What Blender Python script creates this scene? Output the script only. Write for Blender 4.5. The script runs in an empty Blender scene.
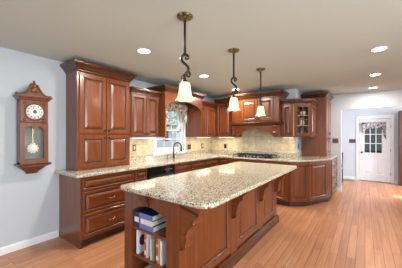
import bpy, bmesh, math, random
from mathutils import Vector, Matrix
random.seed(7)
SC = bpy.context.scene
COL = SC.collection
PI = math.pi

# ------------------------------------------------------------------ camera, world, sun, added fill light, exposure
FPX, CAM_H, YAW = 222.0, 1.38, math.atan(164 / 222.0)
cam = bpy.data.cameras.new('camera')
cam.sensor_width = 36.0
cam.lens = FPX / 402 * 36.0
cam.shift_y = 2.0 / 402
cam.clip_start = 0.05
camo = bpy.data.objects.new('camera', cam)
COL.objects.link(camo)
camo.location = (0, 0, CAM_H)
camo.rotation_euler = (PI / 2, 0, YAW)
SC.camera = camo

w = bpy.data.worlds.new('daylight')
SC.world = w
w.use_nodes = True
bg = w.node_tree.nodes['Background']
bg.inputs[0].default_value = (0.60, 0.79, 1.0, 1)
bg.inputs[1].default_value = 0.78

def light(name, kind, loc, energy, color=(1, 1, 1), rot=(0, 0, 0), size=None, size_y=None, shape=None):
    l = bpy.data.lights.new(name, kind)
    l.energy = energy
    l.color = color
    if kind == 'AREA':
        l.shape = shape or ('RECTANGLE' if size_y else 'SQUARE')
        l.size = size
        if size_y: l.size_y = size_y
    elif size is not None:
        if kind == 'SUN': l.angle = size
        else: l.shadow_soft_size = size
    o = bpy.data.objects.new(name, l)
    COL.objects.link(o)
    o.location = loc
    o.rotation_euler = rot
    return o

SUN_TO = Vector((1.0, 0.06, 0.66)).normalized()
sun = light('sun', 'SUN', (6, 6, 8), 9.0, (1.0, 0.94, 0.85), size=0.01)
sun.rotation_euler = SUN_TO.to_track_quat('Z', 'Y').to_euler()
# added unseen area lights imitating daylight; the walls behind them have no openings
light('daylight_fill_back', 'AREA', (0.1, -2.58, 1.35), 34, (0.86, 0.95, 1.0), (PI / 2, 0, 0), 3.4, 2.0)
light('daylight_fill_side', 'AREA', (2.58, 0.7, 1.45), 106, (0.86, 0.95, 1.0), (PI / 2, 0, PI / 2), 2.6, 1.6)
light('daylight_fill_hall', 'AREA', (2.28, 7.45, 1.45), 84, (0.96, 0.97, 1.0), (PI / 2, 0, PI / 2), 0.9, 1.5)

SC.view_settings.view_transform = 'Standard'
SC.view_settings.look = 'None'
SC.view_settings.gamma = 1.0
SC.view_settings.use_curve_mapping = False
SC.view_settings.exposure = 0.76

# ------------------------------------------------------------------ materials
def new_mat(name):
    m = bpy.data.materials.new(name)
    m.use_nodes = True
    nt = m.node_tree
    return m, nt, nt.nodes['Principled BSDF']

def plain(name, col, rough=0.5, metal=0.0, coat=0.0, emit=None, es=0.0, bump=0.0, bscale=60):
    m, nt, b = new_mat(name)
    b.inputs['Base Color'].default_value = (*col, 1)
    b.inputs['Roughness'].default_value = rough
    b.inputs['Metallic'].default_value = metal
    b.inputs['Coat Weight'].default_value = coat
    if emit:
        b.inputs['Emission Color'].default_value = (*emit, 1)
        b.inputs['Emission Strength'].default_value = es
    tc = nt.nodes.new('ShaderNodeTexCoord')
    n = nt.nodes.new('ShaderNodeTexNoise')
    n.inputs['Scale'].default_value = bscale
    nt.links.new(tc.outputs['Object'], n.inputs['Vector'])
    # a slight unevenness of the surface colour, as paint, metal and cloth have
    mix = nt.nodes.new('ShaderNodeMix'); mix.data_type = 'RGBA'; mix.blend_type = 'MULTIPLY'
    mix.inputs[0].default_value = 0.06
    mix.inputs[6].default_value = (*col, 1)
    nt.links.new(n.outputs['Fac'], mix.inputs[7])
    nt.links.new(mix.outputs[2], b.inputs['Base Color'])
    if bump:
        bp = nt.nodes.new('ShaderNodeBump')
        bp.inputs['Strength'].default_value = bump
        bp.inputs['Distance'].default_value = 0.002
        nt.links.new(n.outputs['Fac'], bp.inputs['Height'])
        nt.links.new(bp.outputs[0], b.inputs['Normal'])
    return m

def ramp(nt, stops):
    r = nt.nodes.new('ShaderNodeValToRGB')
    e = r.color_ramp.elements
    while len(e) < len(stops): e.new(0.5)
    for i, (p, c) in enumerate(stops):
        e[i].position = p
        e[i].color = (*c, 1)
    return r

def wood(name, dark, mid, lightc, stretch=(28, 28, 2.0), rough=0.3, coat=0.35):
    m, nt, b = new_mat(name)
    tc = nt.nodes.new('ShaderNodeTexCoord')
    mp = nt.nodes.new('ShaderNodeMapping')
    mp.inputs['Scale'].default_value = stretch
    oi = nt.nodes.new('ShaderNodeObjectInfo')
    sh = nt.nodes.new('ShaderNodeVectorMath'); sh.operation = 'SCALE'
    sh.inputs[0].default_value = (7, 11, 5)
    nt.links.new(oi.outputs['Random'], sh.inputs['Scale'])
    nt.links.new(tc.outputs['Object'], mp.inputs['Vector'])
    nt.links.new(sh.outputs[0], mp.inputs['Location'])
    n = nt.nodes.new('ShaderNodeTexNoise')
    n.inputs['Scale'].default_value = 1.0
    n.inputs['Detail'].default_value = 6
    n.inputs['Distortion'].default_value = 0.6
    nt.links.new(mp.outputs[0], n.inputs['Vector'])
    r = ramp(nt, [(0.25, dark), (0.5, mid), (0.75, lightc)])
    nt.links.new(n.outputs['Fac'], r.inputs[0])
    hv = nt.nodes.new('ShaderNodeHueSaturation')
    mr = nt.nodes.new('ShaderNodeMapRange')
    mr.inputs[3].default_value = 0.9; mr.inputs[4].default_value = 1.1
    nt.links.new(oi.outputs['Random'], mr.inputs[0])
    nt.links.new(mr.outputs[0], hv.inputs['Value'])
    nt.links.new(r.outputs[0], hv.inputs['Color'])
    nt.links.new(hv.outputs[0], b.inputs['Base Color'])
    b.inputs['Roughness'].default_value = rough
    b.inputs['Coat Weight'].default_value = coat
    b.inputs['Coat Roughness'].default_value = 0.15
    return m

M = {}
CD, CM, CL = (0.108, 0.024, 0.0055), (0.158, 0.038, 0.0085), (0.210, 0.056, 0.0125)
M['cherry'] = wood('cherry_vertical_grain', CD, CM, CL)
M['cherry_h'] = wood('cherry_horizontal_grain', CD, CM, CL, (2.0, 2.0, 28))
M['cherry_crown'] = wood('cherry_glazed_and_shaded', tuple(v * 0.45 for v in CD), tuple(v * 0.45 for v in CM), tuple(v * 0.45 for v in CL), (2.0, 2.0, 28))  # cherry darkened for heavy glaze plus shade painted into the colour
M['glaze'] = plain('dark_cherry_glaze', (0.045, 0.012, 0.006), 0.35, coat=0.3)
M['toe'] = plain('dark_toe_kick', (0.06, 0.018, 0.008), 0.5)
M['oak'] = wood('clock_oak', (0.07, 0.018, 0.006), (0.15, 0.040, 0.012), (0.22, 0.065, 0.020), rough=0.35)
M['interior'] = wood('cabinet_interior', (0.42, 0.25, 0.12), (0.50, 0.32, 0.16), (0.56, 0.37, 0.20), rough=0.5, coat=0)
M['bronze'] = plain('oil_rubbed_bronze', (0.045, 0.032, 0.022), 0.35, 0.8)
M['antique'] = plain('antique_bronze', (0.20, 0.135, 0.07), 0.38, 0.85)
M['patina'] = None
M['black'] = plain('black_enamel', (0.012, 0.012, 0.013), 0.18)
M['blackglass'] = plain('black_glass', (0.008, 0.008, 0.009), 0.06)
M['iron'] = plain('cast_iron', (0.03, 0.03, 0.032), 0.5)
M['steel'] = plain('brushed_steel', (0.55, 0.55, 0.56), 0.28, 1.0)
M['white'] = plain('white_trim_paint', (0.80, 0.80, 0.82), 0.4)
M['doorwhite'] = plain('white_door_paint', (0.80, 0.80, 0.83), 0.35)
M['wall'] = plain('cool_white_wall_paint', (0.51, 0.545, 0.59), 0.75, bump=0.1, bscale=200)
M['hallwall'] = plain('hall_lit_wall_paint', (0.58, 0.61, 0.665), 0.7, bump=0.1, bscale=200)  # same wall paint, the hall's brighter light put into a lighter colour
M['ceil'] = plain('warm_beige_ceiling_paint', (0.55, 0.615, 0.58), 0.85, bump=0.15, bscale=150)
M['plate'] = plain('almond_plastic', (0.75, 0.68, 0.52), 0.4)
M['plate_red'] = plain('reddish_brown_plate', (0.16, 0.035, 0.018), 0.35)
M['paper'] = plain('book_pages', (0.78, 0.75, 0.67), 0.8)
M['navy'] = plain('navy_book_cloth', (0.016, 0.030, 0.12), 0.5)
M['peri'] = plain('periwinkle_book_cloth', (0.13, 0.19, 0.50), 0.5)
M['bookwhite'] = plain('white_book_cover', (0.78, 0.79, 0.82), 0.4)
M['bookred'] = plain('red_book_cover', (0.50, 0.07, 0.045), 0.4)
M['bookgreen'] = plain('olive_book_cover', (0.22, 0.25, 0.10), 0.45)
M['bookdark'] = plain('dark_plum_print', (0.08, 0.035, 0.06), 0.45)
M['bookcream'] = plain('cream_book_cover', (0.68, 0.60, 0.44), 0.5)
M['bookpale'] = plain('pale_green_book_cover', (0.50, 0.56, 0.30), 0.5)
M['ivory'] = plain('clock_dial_ivory', (0.86, 0.84, 0.77), 0.4)
M['inkblue'] = plain('dial_blue_ink', (0.10, 0.14, 0.24), 0.5)
M['brass'] = plain('polished_brass', (0.78, 0.60, 0.27), 0.25, 1.0)
M['greyback'] = plain('clock_grey_backing', (0.30, 0.31, 0.30), 0.5)
M['shelfglass'] = plain('blue_glassware', (0.05, 0.12, 0.30), 0.1)
M['china'] = plain('white_china', (0.8, 0.8, 0.78), 0.2)
M['bark'] = plain('tree_bark', (0.16, 0.11, 0.07), 0.9)
M['leaf'] = plain('leaf_green', (0.15, 0.20, 0.12), 0.6)
M['darkleaf'] = plain('dark_hedge_green', (0.03, 0.06, 0.02), 0.6)
M['siding'] = plain('pale_blue_house_siding', (0.10, 0.125, 0.16), 0.7)
M['roofing'] = plain('grey_roof_shingle', (0.2, 0.2, 0.21), 0.9)
M['darkwood'] = wood('dark_walnut', (0.03, 0.010, 0.007), (0.06, 0.02, 0.012), (0.09, 0.03, 0.02))
M['lens'] = plain('lit_lamp_lens', (1, 1, 1), 0.4, emit=(1.0, 0.93, 0.82), es=10)
M['strip'] = plain('lit_strip_lens', (1, 1, 1), 0.4, emit=(1.0, 0.86, 0.58), es=2.2)
M['bulb'] = plain('lit_bulb', (1, 1, 1), 0.4, emit=(1.0, 0.80, 0.50), es=3.5)
M['doormat'] = plain('grey_green_mat', (0.22, 0.25, 0.20), 0.9, bump=0.5, bscale=300)

def m_patina():
    m, nt, b = new_mat('bronze_with_gold_patina')
    tc = nt.nodes.new('ShaderNodeTexCoord')
    n = nt.nodes.new('ShaderNodeTexNoise'); n.inputs['Scale'].default_value = 35
    n.inputs['Detail'].default_value = 3
    nt.links.new(tc.outputs['Object'], n.inputs['Vector'])
    r = ramp(nt, [(0.35, (0.05, 0.035, 0.02)), (0.52, (0.22, 0.17, 0.06)), (0.7, (0.50, 0.44, 0.20))])
    nt.links.new(n.outputs['Fac'], r.inputs[0]); nt.links.new(r.outputs[0], b.inputs['Base Color'])
    b.inputs['Metallic'].default_value = 0.6; b.inputs['Roughness'].default_value = 0.4
    return m
M['patina'] = m_patina()

def m_granite():
    m, nt, b = new_mat('cream_speckled_granite')
    tc = nt.nodes.new('ShaderNodeTexCoord')
    def noise(scale, detail=4, rough=0.6, dist=0.0):
        n = nt.nodes.new('ShaderNodeTexNoise')
        n.inputs['Scale'].default_value = scale; n.inputs['Detail'].default_value = detail
        n.inputs['Roughness'].default_value = rough; n.inputs['Distortion'].default_value = dist
        nt.links.new(tc.outputs['Object'], n.inputs['Vector'])
        return n
    def mix(fac, a, bcol):
        x = nt.nodes.new('ShaderNodeMix'); x.data_type = 'RGBA'
        nt.links.new(fac, x.inputs[0])
        if isinstance(a, tuple): x.inputs[6].default_value = (*a, 1)
        else: nt.links.new(a, x.inputs[6])
        x.inputs[7].default_value = (*bcol, 1)
        return x.outputs[2]
    base = ramp(nt, [(0.30, (0.46, 0.39, 0.28)), (0.48, (0.63, 0.57, 0.45)), (0.66, (0.80, 0.76, 0.67))])
    nt.links.new(noise(70, 5, 0.65).outputs['Fac'], base.inputs[0])
    def mask(scale, lo, hi, detail=3):
        r = ramp(nt, [(lo, (0, 0, 0)), (hi, (1, 1, 1))])
        nt.links.new(noise(scale, detail, 0.55, 0.5).outputs['Fac'], r.inputs[0])
        return r.outputs[0]
    c = mix(mask(66, 0.52, 0.59), base.outputs[0], (0.30, 0.215, 0.125))
    c = mix(mask(85, 0.55, 0.62), c, (0.22, 0.20, 0.17))
    c = mix(mask(58, 0.585, 0.635), c, (0.035, 0.030, 0.027))
    nt.links.new(c, b.inputs['Base Color'])
    b.inputs['Roughness'].default_value = 0.09
    return m
M['granite'] = m_granite()

def m_brick(name, ax, ay, bw, bh, c1, c2, mortar, msize, offset, rough, coat=0.0, grain=None, bump=0.25, tint=None):
    m, nt, b = new_mat(name)
    tc = nt.nodes.new('ShaderNodeTexCoord')
    sp = nt.nodes.new('ShaderNodeSeparateXYZ'); nt.links.new(tc.outputs['Object'], sp.inputs[0])
    cb = nt.nodes.new('ShaderNodeCombineXYZ')
    nt.links.new(sp.outputs[ax], cb.inputs[0]); nt.links.new(sp.outputs[ay], cb.inputs[1])
    br = nt.nodes.new('ShaderNodeTexBrick')
    br.inputs['Scale'].default_value = 1.0
    br.inputs['Brick Width'].default_value = bw; br.inputs['Row Height'].default_value = bh
    br.inputs['Mortar Size'].default_value = msize; br.inputs['Mortar Smooth'].default_value = 0.1
    br.inputs['Color1'].default_value = (*c1, 1); br.inputs['Color2'].default_value = (*c2, 1)
    br.inputs['Mortar'].default_value = (*mortar, 1)
    br.offset = offset
    nt.links.new(cb.outputs[0], br.inputs['Vector'])
    mp = nt.nodes.new('ShaderNodeMapping'); mp.inputs['Scale'].default_value = grain or (9, 9, 9)
    nt.links.new(cb.outputs[0], mp.inputs['Vector'])
    n = nt.nodes.new('ShaderNodeTexNoise'); n.inputs['Scale'].default_value = 1.0; n.inputs['Detail'].default_value = 5
    n.inputs['Distortion'].default_value = 0.8
    nt.links.new(mp.outputs[0], n.inputs['Vector'])
    r = ramp(nt, [(0.3, (0.72, 0.68, 0.64)), (0.65, (1.08, 1.08, 1.08))])
    nt.links.new(n.outputs['Fac'], r.inputs[0])
    mx = nt.nodes.new('ShaderNodeMix'); mx.data_type = 'RGBA'; mx.blend_type = 'MULTIPLY'; mx.inputs[0].default_value = 0.75
    nt.links.new(br.outputs['Color'], mx.inputs[6]); nt.links.new(r.outputs[0], mx.inputs[7])
    nt.links.new(mx.outputs[2], b.inputs['Base Color'])
    bp = nt.nodes.new('ShaderNodeBump'); bp.inputs['Strength'].default_value = bump; bp.inputs['Distance'].default_value = 0.002
    bp.invert = True
    nt.links.new(br.outputs['Fac'], bp.inputs['Height']); nt.links.new(bp.outputs[0], b.inputs['Normal'])
    b.inputs['Roughness'].default_value = rough; b.inputs['Coat Weight'].default_value = coat
    return m
M['floor'] = m_brick('oak_plank_floor', 1, 0, 1.15, 0.086, (0.61, 0.285, 0.150), (0.47, 0.200, 0.098), (0.16, 0.065, 0.03), 0.0022, 0.37, 0.33, 0.05, (1.6, 30, 1))
TC1, TC2, TM = (0.72, 0.62, 0.44), (0.66, 0.56, 0.39), (0.55, 0.45, 0.31)
M['tile_a'] = m_brick('cream_tile_side', 1, 2, 0.152, 0.152, TC1, TC2, TM, 0.004, 0.0, 0.35)
M['tile_b'] = m_brick('cream_tile_range', 0, 2, 0.152, 0.152, TC1, TC2, TM, 0.004, 0.0, 0.35)
M['lawn'] = plain('lawn_grass', (0.09, 0.13, 0.06), 0.9, bump=0.3, bscale=400)

def m_floral(name, base, cols, scale):
    m, nt, b = new_mat(name)
    tc = nt.nodes.new('ShaderNodeTexCoord')
    v = nt.nodes.new('ShaderNodeTexVoronoi'); v.inputs['Scale'].default_value = scale
    nt.links.new(tc.outputs['Object'], v.inputs['Vector'])
    sp = nt.nodes.new('ShaderNodeSeparateColor'); nt.links.new(v.outputs['Color'], sp.inputs[0])
    r = nt.nodes.new('ShaderNodeValToRGB'); r.color_ramp.interpolation = 'CONSTANT'
    e = r.color_ramp.elements
    while len(e) < len(cols): e.new(0.5)
    for i, c in enumerate(cols):
        e[i].position = i / len(cols); e[i].color = (*c, 1)
    nt.links.new(sp.outputs[0], r.inputs[0])
    mk = ramp(nt, [(0.0, (1, 1, 1)), (0.45, (1, 1, 1)), (0.55, (0, 0, 0))])
    ms = nt.nodes.new('ShaderNodeMath'); ms.operation = 'MULTIPLY'; ms.inputs[1].default_value = scale * 0.055
    nt.links.new(v.outputs['Distance'], mk.inputs[0])
    mx = nt.nodes.new('ShaderNodeMix'); mx.data_type = 'RGBA'
    nt.links.new(mk.outputs[0], mx.inputs[0]); mx.inputs[6].default_value = (*base, 1)
    nt.links.new(r.outputs[0], mx.inputs[7])
    nt.links.new(mx.outputs[2], b.inputs['Base Color'])
    b.inputs['Roughness'].default_value = 0.9
    return m
M['floral'] = m_floral('floral_print_cloth', (0.62, 0.52, 0.36), [(0.42, 0.08, 0.05), (0.66, 0.55, 0.38), (0.16, 0.15, 0.06), (0.62, 0.40, 0.14), (0.14, 0.08, 0.06), (0.75, 0.70, 0.58)], 24)
M['floral_dark'] = m_floral('dark_floral_cloth', (0.32, 0.32, 0.32), [(0.50, 0.10, 0.12), (0.62, 0.60, 0.58), (0.05, 0.07, 0.05), (0.55, 0.35, 0.33), (0.04, 0.04, 0.05), (0.42, 0.45, 0.36)], 20)

def m_glass(name, tint=(1, 1, 1), gl=0.10):
    m, nt, b = new_mat(name)
    out = nt.nodes['Material Output']
    t = nt.nodes.new('ShaderNodeBsdfTransparent'); t.inputs[0].default_value = (*tint, 1)
    g = nt.nodes.new('ShaderNodeBsdfGlossy'); g.inputs['Roughness'].default_value = 0.03
    mx = nt.nodes.new('ShaderNodeMixShader'); mx.inputs[0].default_value = gl
    nt.links.new(t.outputs[0], mx.inputs[1]); nt.links.new(g.outputs[0], mx.inputs[2])
    nt.links.new(mx.outputs[0], out.inputs[0])
    nt.nodes.remove(b)
    return m
M['glass'] = m_glass('clear_glass', gl=0.035)
M['doorglass'] = m_glass('tinted_door_glass', (0.35, 0.40, 0.50), 0.04)

def m_shade():
    m, nt, b = new_mat('frosted_cream_shade_glass')
    b.inputs['Base Color'].default_value = (0.95, 0.86, 0.70, 1)
    b.inputs['Roughness'].default_value = 0.35
    b.inputs['Emission Color'].default_value = (1.0, 0.74, 0.44, 1)
    b.inputs['Emission Strength'].default_value = 0.22
    out = nt.nodes['Material Output']
    t = nt.nodes.new('ShaderNodeBsdfTranslucent'); t.inputs[0].default_value = (1.0, 0.86, 0.66, 1)
    mx = nt.nodes.new('ShaderNodeMixShader'); mx.inputs[0].default_value = 0.55
    nt.links.new(b.outputs[0], mx.inputs[1]); nt.links.new(t.outputs[0], mx.inputs[2])
    nt.links.new(mx.outputs[0], out.inputs[0])
    return m
M['shade'] = m_shade()

# ------------------------------------------------------------------ helpers
class MB:
    def __init__(s):
        s.bm = bmesh.new(); s.mats = []
    def mi(s, m):
        if m not in s.mats: s.mats.append(m)
        return s.mats.index(m)
    def face(s, vs, mi, smooth=False):
        try:
            f = s.bm.faces.new(vs)
        except ValueError:
            return None
        f.material_index = mi; f.smooth = smooth
        return f
    def loft(s, rings, m, caps=(True, True), closed=True, smooth=False):
        i = s.mi(m)
        vs = [[s.bm.verts.new(p) for p in r] for r in rings]
        for a, b in zip(vs[:-1], vs[1:]):
            n = len(a)
            for k in range(n if closed else n - 1):
                q = (k + 1) % n
                s.face((a[k], a[q], b[q], b[k]), i, smooth)
        if caps[0]: s.face(list(reversed(vs[0])), i)
        if caps[1]: s.face(vs[-1], i)
        return s
    def box(s, x0, x1, y0, y1, z0, z1, m):
        r = lambda z: [(x0, y0, z), (x1, y0, z), (x1, y1, z), (x0, y1, z)]
        return s.loft([r(z0), r(z1)], m)
    def prism(s, pts, axis, a0, a1, m):
        def P(p, a):
            return {'x': (a, p[0], p[1]), 'y': (p[0], a, p[1]), 'z': (p[0], p[1], a)}[axis]
        return s.loft([[P(p, a0) for p in pts], [P(p, a1) for p in pts]], m)
    def lathe(s, prof, m, c=(0, 0, 0), n=20, axis='z', caps=(True, True), closed_prof=False):
        rings = []
        for r, h in prof:
            ring = []
            for k in range(n):
                a = 2 * PI * k / n
                u, v = r * math.cos(a), r * math.sin(a)
                p = {'z': (u, v, h), 'x': (h, u, v), 'y': (u, h, v)}[axis]
                ring.append((c[0] + p[0], c[1] + p[1], c[2] + p[2]))
            rings.append(ring)
        return s.loft(rings, m, caps, smooth=True)
    def tube(s, pts, r, m, n=8, caps=(True, True)):
        pts = [Vector(p) for p in pts]
        rr = r if isinstance(r, (list, tuple)) else [r] * len(pts)
        rings = []; up = None
        for k, p in enumerate(pts):
            t = (pts[min(k + 1, len(pts) - 1)] - pts[max(k - 1, 0)]).normalized()
            if up is None:
                up = Vector((0, 0, 1)) if abs(t.z) < 0.9 else Vector((1, 0, 0))
            sdir = t.cross(up).normalized(); up = sdir.cross(t).normalized()
            rings.append([tuple(p + rr[k] * (math.cos(2 * PI * j / n) * sdir + math.sin(2 * PI * j / n) * up)) for j in range(n)])
        return s.loft(rings, m, caps, smooth=True)
    def ball(s, c, r, m, sx=1, sy=1, sz=1, n=12):
        prof = []
        k = 8
        rings = []
        for a in range(k + 1):
            t = -PI / 2 + PI * a / k
            rad = max(math.cos(t), 0.02) * r
            rings.append([(c[0] + sx * rad * math.cos(2 * PI * j / n), c[1] + sy * rad * math.sin(2 * PI * j / n), c[2] + sz * r * math.sin(t)) for j in range(n)])
        return s.loft(rings, m, smooth=True)
    def build(s, name, parent=None, loc=(0, 0, 0), rotz=0, bevel=0.0):
        bmesh.ops.recalc_face_normals(s.bm, faces=s.bm.faces)
        me = bpy.data.meshes.new(name)
        s.bm.to_mesh(me); s.bm.free()
        for m in s.mats: me.materials.append(m)
        o = bpy.data.objects.new(name, me)
        COL.objects.link(o)
        if parent: o.parent = parent
        o.location = loc; o.rotation_euler = (0, 0, rotz)
        if bevel:
            b = o.modifiers.new('edge', 'BEVEL'); b.width = bevel; b.segments = 2; b.limit_method = 'ANGLE'
        return o

def thing(name, label, cat, loc=(0, 0, 0), rotz=0, group=None):
    o = bpy.data.objects.new(name, None)
    o.empty_display_size = 0.1
    COL.objects.link(o)
    o.location = loc; o.rotation_euler = (0, 0, rotz)
    return tag(o, label, cat, group)
def tag(o, label, cat, group=None):
    o['label'] = label; o['category'] = cat
    if group: o['group'] = group
    return o
def struct(name, mb, bevel=0.0):
    o = mb.build(name, bevel=bevel); o['kind'] = 'structure'
    return o
def dup(root, loc, label, rotz=None):
    r = root.copy(); COL.objects.link(r); r.location = loc; r['label'] = label
    if rotz is not None: r.rotation_euler = (0, 0, rotz)
    for ch in list(root.children):
        c = ch.copy(); COL.objects.link(c); c.parent = r
        for g in list(ch.children):
            d = g.copy(); COL.objects.link(d); d.parent = c
    return r

def offset_poly(pts, offs):
    """pts counter-clockwise; offs = outward offset per edge (edge k goes from point k to k+1)"""
    n = len(pts); out = []
    if not isinstance(offs, (list, tuple)): offs = [offs] * n
    def line(k):
        a, b = Vector(pts[k]), Vector(pts[(k + 1) % n])
        d = (b - a).normalized(); nn = Vector((d.y, -d.x))
        return a + nn * offs[k], d
    for k in range(n):
        p, d = line(k - 1); q, e = line(k)
        den = d.x * e.y - d.y * e.x
        if abs(den) < 1e-6: out.append(tuple(q)); continue
        t = ((q.x - p.x) * e.y - (q.y - p.y) * e.x) / den
        out.append(tuple(p + d * t))
    return out
def poly_loft(mb, pts, flags, steps, m, caps=(True, True)):
    """rings of the polygon offset by o on flagged edges at height z"""
    rings = []
    for o, z in steps:
        q = offset_poly(pts, [o * f for f in flags])
        rings.append([(x, y, z) for x, y in q])
    return mb.loft(rings, m, caps)

CROWN = [(0.0, 0.0), (0.008, 0.004), (0.008, 0.022), (0.018, 0.028), (0.026, 0.034), (0.034, 0.052), (0.052, 0.072), (0.066, 0.080), (0.066, 0.090), (0.076, 0.094), (0.078, 0.108), (0.078, 0.118)]
def crown(pts, flags, z, parent, org, scale=1.0, name='crown_moulding'):
    mb = MB()
    pts = [(x - org[0], y - org[1]) for x, y in pts]
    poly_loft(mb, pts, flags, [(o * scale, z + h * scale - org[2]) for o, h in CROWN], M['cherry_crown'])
    mb.mi(M['glaze'])
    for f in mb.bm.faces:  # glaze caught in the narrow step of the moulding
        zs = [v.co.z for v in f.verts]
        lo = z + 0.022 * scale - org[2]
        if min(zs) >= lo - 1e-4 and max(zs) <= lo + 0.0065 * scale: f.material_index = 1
    return mb.build(name, parent)

def raised_panel(w, h, t=0.020, stile=0.058, mat='cherry', flat=False, glazem='glaze'):
    """framed raised panel, front towards -y, lower left corner at the origin"""
    mb = MB()
    sl = 0.022 if min(w, h) > 0.2 else 0.014
    prof = [(0, 0), (0, -t + 0.004), (0.004, -t), (stile - 0.006, -t), (stile - 0.002, -t + 0.003), (stile + 0.004, -t + 0.011), (stile + 0.010, -t + 0.012), (stile + 0.014, -t + 0.010), (stile + 0.014 + sl, -t + 0.002), (stile + 0.018 + sl, -t + 0.0005)]
    lim = min(w, h) / 2 - 0.006
    rings = []
    for i, y in prof:
        i = min(i, lim)
        rings.append([(i, y, i), (w - i, y, i), (w - i, y, h - i), (i, y, h - i)])
    mb.loft(rings, M[mat])
    g = mb.mi(M[glazem])
    k = 0
    for f in mb.bm.faces:
        ys = [v.co.y for v in f.verts]
        if max(ys) > -t + 0.0105 and min(ys) > -t + 0.0025 and max(ys) < -0.001: f.material_index = g
    return mb
def knob(parent, x, z, y=-0.020, m='bronze'):
    mb = MB()
    mb.lathe([(0.006, 0), (0.006, -0.012), (0.014, -0.016), (0.016, -0.022), (0.012, -0.028), (0.004, -0.030)], M[m], (x, y, z), 12, 'y')
    return mb.build('knob', parent)
def pull(parent, xc, z, L=0.10, y=-0.020):
    mb = MB()
    pts = []
    for k in range(11):
        u = k / 10
        pts.append((xc - L / 2 + L * u, y - 0.004 - 0.026 * math.sin(PI * u) ** 0.6, z - 0.006 * math.sin(PI * u)))
    mb.tube(pts, [0.0065 if k in (0, 10) else 0.0048 for k in range(11)], M['antique'], 8)
    mb.lathe([(0.010, 0), (0.009, -0.005), (0.005, -0.008)], M['antique'], (xc - L / 2, y, z), 10, 'y')
    mb.lathe([(0.010, 0), (0.009, -0.005), (0.005, -0.008)], M['antique'], (xc + L / 2, y, z), 10, 'y')
    return mb.build('handle', parent)

def front(parent, org, a, b, z0, z1, name='door', hw=None, mat='cherry', flip=False, stile=0.058, gap=0.0025):
    """a door or drawer on the vertical plane from point a to point b (left to right as one faces it)"""
    a = Vector((a[0], a[1])); b = Vector((b[0], b[1]))
    L = (b - a).length - 2 * gap; h = z1 - z0 - 2 * gap
    ang = math.atan2(b.y - a.y, b.x - a.x)
    d = (b - a).normalized()
    p = a + d * gap
    o = raised_panel(L, h, stile=stile, mat=mat).build(name, parent, (p.x - org[0], p.y - org[1], z0 + gap - org[2]), ang)
    if hw == 'knob_tl': knob(o, 0.03, h - 0.045)
    elif hw == 'knob_tr': knob(o, L - 0.03, h - 0.045)
    elif hw == 'knob_bl': knob(o, 0.03, 0.045)
    elif hw == 'knob_br': knob(o, L - 0.03, 0.045)
    elif hw == 'knob_c': knob(o, L / 2, h / 2)
    elif hw == 'pull': pull(o, L / 2, h / 2)
    return o

def carcass(parent, org, pts, z0, z1, name='body', mat='cherry'):
    mb = MB()
    mb.prism([(x - org[0], y - org[1]) for x, y in pts], 'z', z0 - org[2], z1 - org[2], M[mat])
    return mb.build(name, parent)

def rect(x0, x1, y0, y1): return [(x0, y0), (x1, y0), (x1, y1), (x0, y1)]  # ccw: edges -y, +x, +y, -x

# ------------------------------------------------------------------ room shell
WA, WB, WC, HD = -3.39, 5.08, 6.50, 8.53      # side wall, range wall, opening wall, entry-door wall
CZ = 2.41
RX, BK, RET, HX = 2.60, -2.60, -1.22, 2.30
mb = MB(); mb.box(WA - 0.15, RX + 0.15, BK - 0.15, HD + 0.15, -0.06, 0.0, M['floor']); struct('floor', mb)
mb = MB(); mb.box(WA - 0.15, RX + 0.15, BK - 0.15, HD + 0.15, CZ, CZ + 0.08, M['ceil']); struct('ceiling', mb)
# left wall with the hole of the sink window
SW0, SW1, SZ0, SZ1 = 3.04, 3.90, 1.05, 2.02
mb = MB(); T = 0.14
mb.box(WA - T, WA, BK, SW0, 0, CZ, M['wall']); mb.box(WA - T, WA, SW1, WB + 0.14, 0, CZ, M['wall'])
mb.box(WA - T, WA, SW0, SW1, 0, SZ0, M['wall']); mb.box(WA - T, WA, SW0, SW1, SZ1, CZ, M['wall'])
struct('wall_left', mb)
mb = MB(); mb.box(WA, RET, WB, WC + 0.12, 0, CZ, M['wall']); struct('wall_range', mb)
mb = MB()
OX0, OX1, OZ = -0.475, 1.15, 2.03
mb.box(RET, OX0, WC, WC + 0.12, 0, CZ, M['hallwall']); mb.box(OX1, RX, WC, WC + 0.12, 0, CZ, M['hallwall'])
mb.box(OX0, OX1, WC, WC + 0.12, OZ, CZ, M['hallwall'])
struct('wall_opening', mb)
DX0, DX1, DZ = -0.145, 0.605, 1.895
mb = MB()
mb.box(RET, DX0 - 0.01, HD, HD + 0.12, 0, CZ, M['hallwall']); mb.box(DX1 + 0.01, HX, HD, HD + 0.12, 0, CZ, M['hallwall'])
mb.box(DX0 - 0.01, DX1 + 0.01, HD, HD + 0.12, DZ + 0.01, CZ, M['hallwall'])
struct('wall_entry', mb)
mb = MB(); mb.box(RET - 0.12, RET, WC + 0.12, HD + 0.12, 0, CZ, M['hallwall']); struct('wall_hall_left', mb)
# hall right wall with an added, unseen hole shaped to throw the sun patch
mb = MB()
HW = [(6.72, 7.06, 0.98, 1.30), (7.0, 7.9, 0.7, 2.2)]
y0, y1, z0, z1 = 6.70, 6.98, 0.93, 1.24
mb.box(HX, HX + 0.1, WC + 0.12, y0, 0, CZ, M['hallwall']); mb.box(HX, HX + 0.1, y1, HD + 0.12, 0, CZ, M['hallwall'])
mb.box(HX, HX + 0.1, y0, y1, 0, z0, M['hallwall']); mb.box(HX, HX + 0.1, y0, y1, z1, CZ, M['hallwall'])
struct('wall_hall_right', mb)
mb = MB()
mb.box(RX, RX + 0.12, BK, WC + 0.12, 0, CZ, M['hallwall']); struct('wall_right', mb)
mb = MB(); mb.box(WA - 0.14, RX + 0.12, BK - 0.12, BK, 0, CZ, M['hallwall']); struct('wall_back', mb)
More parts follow.
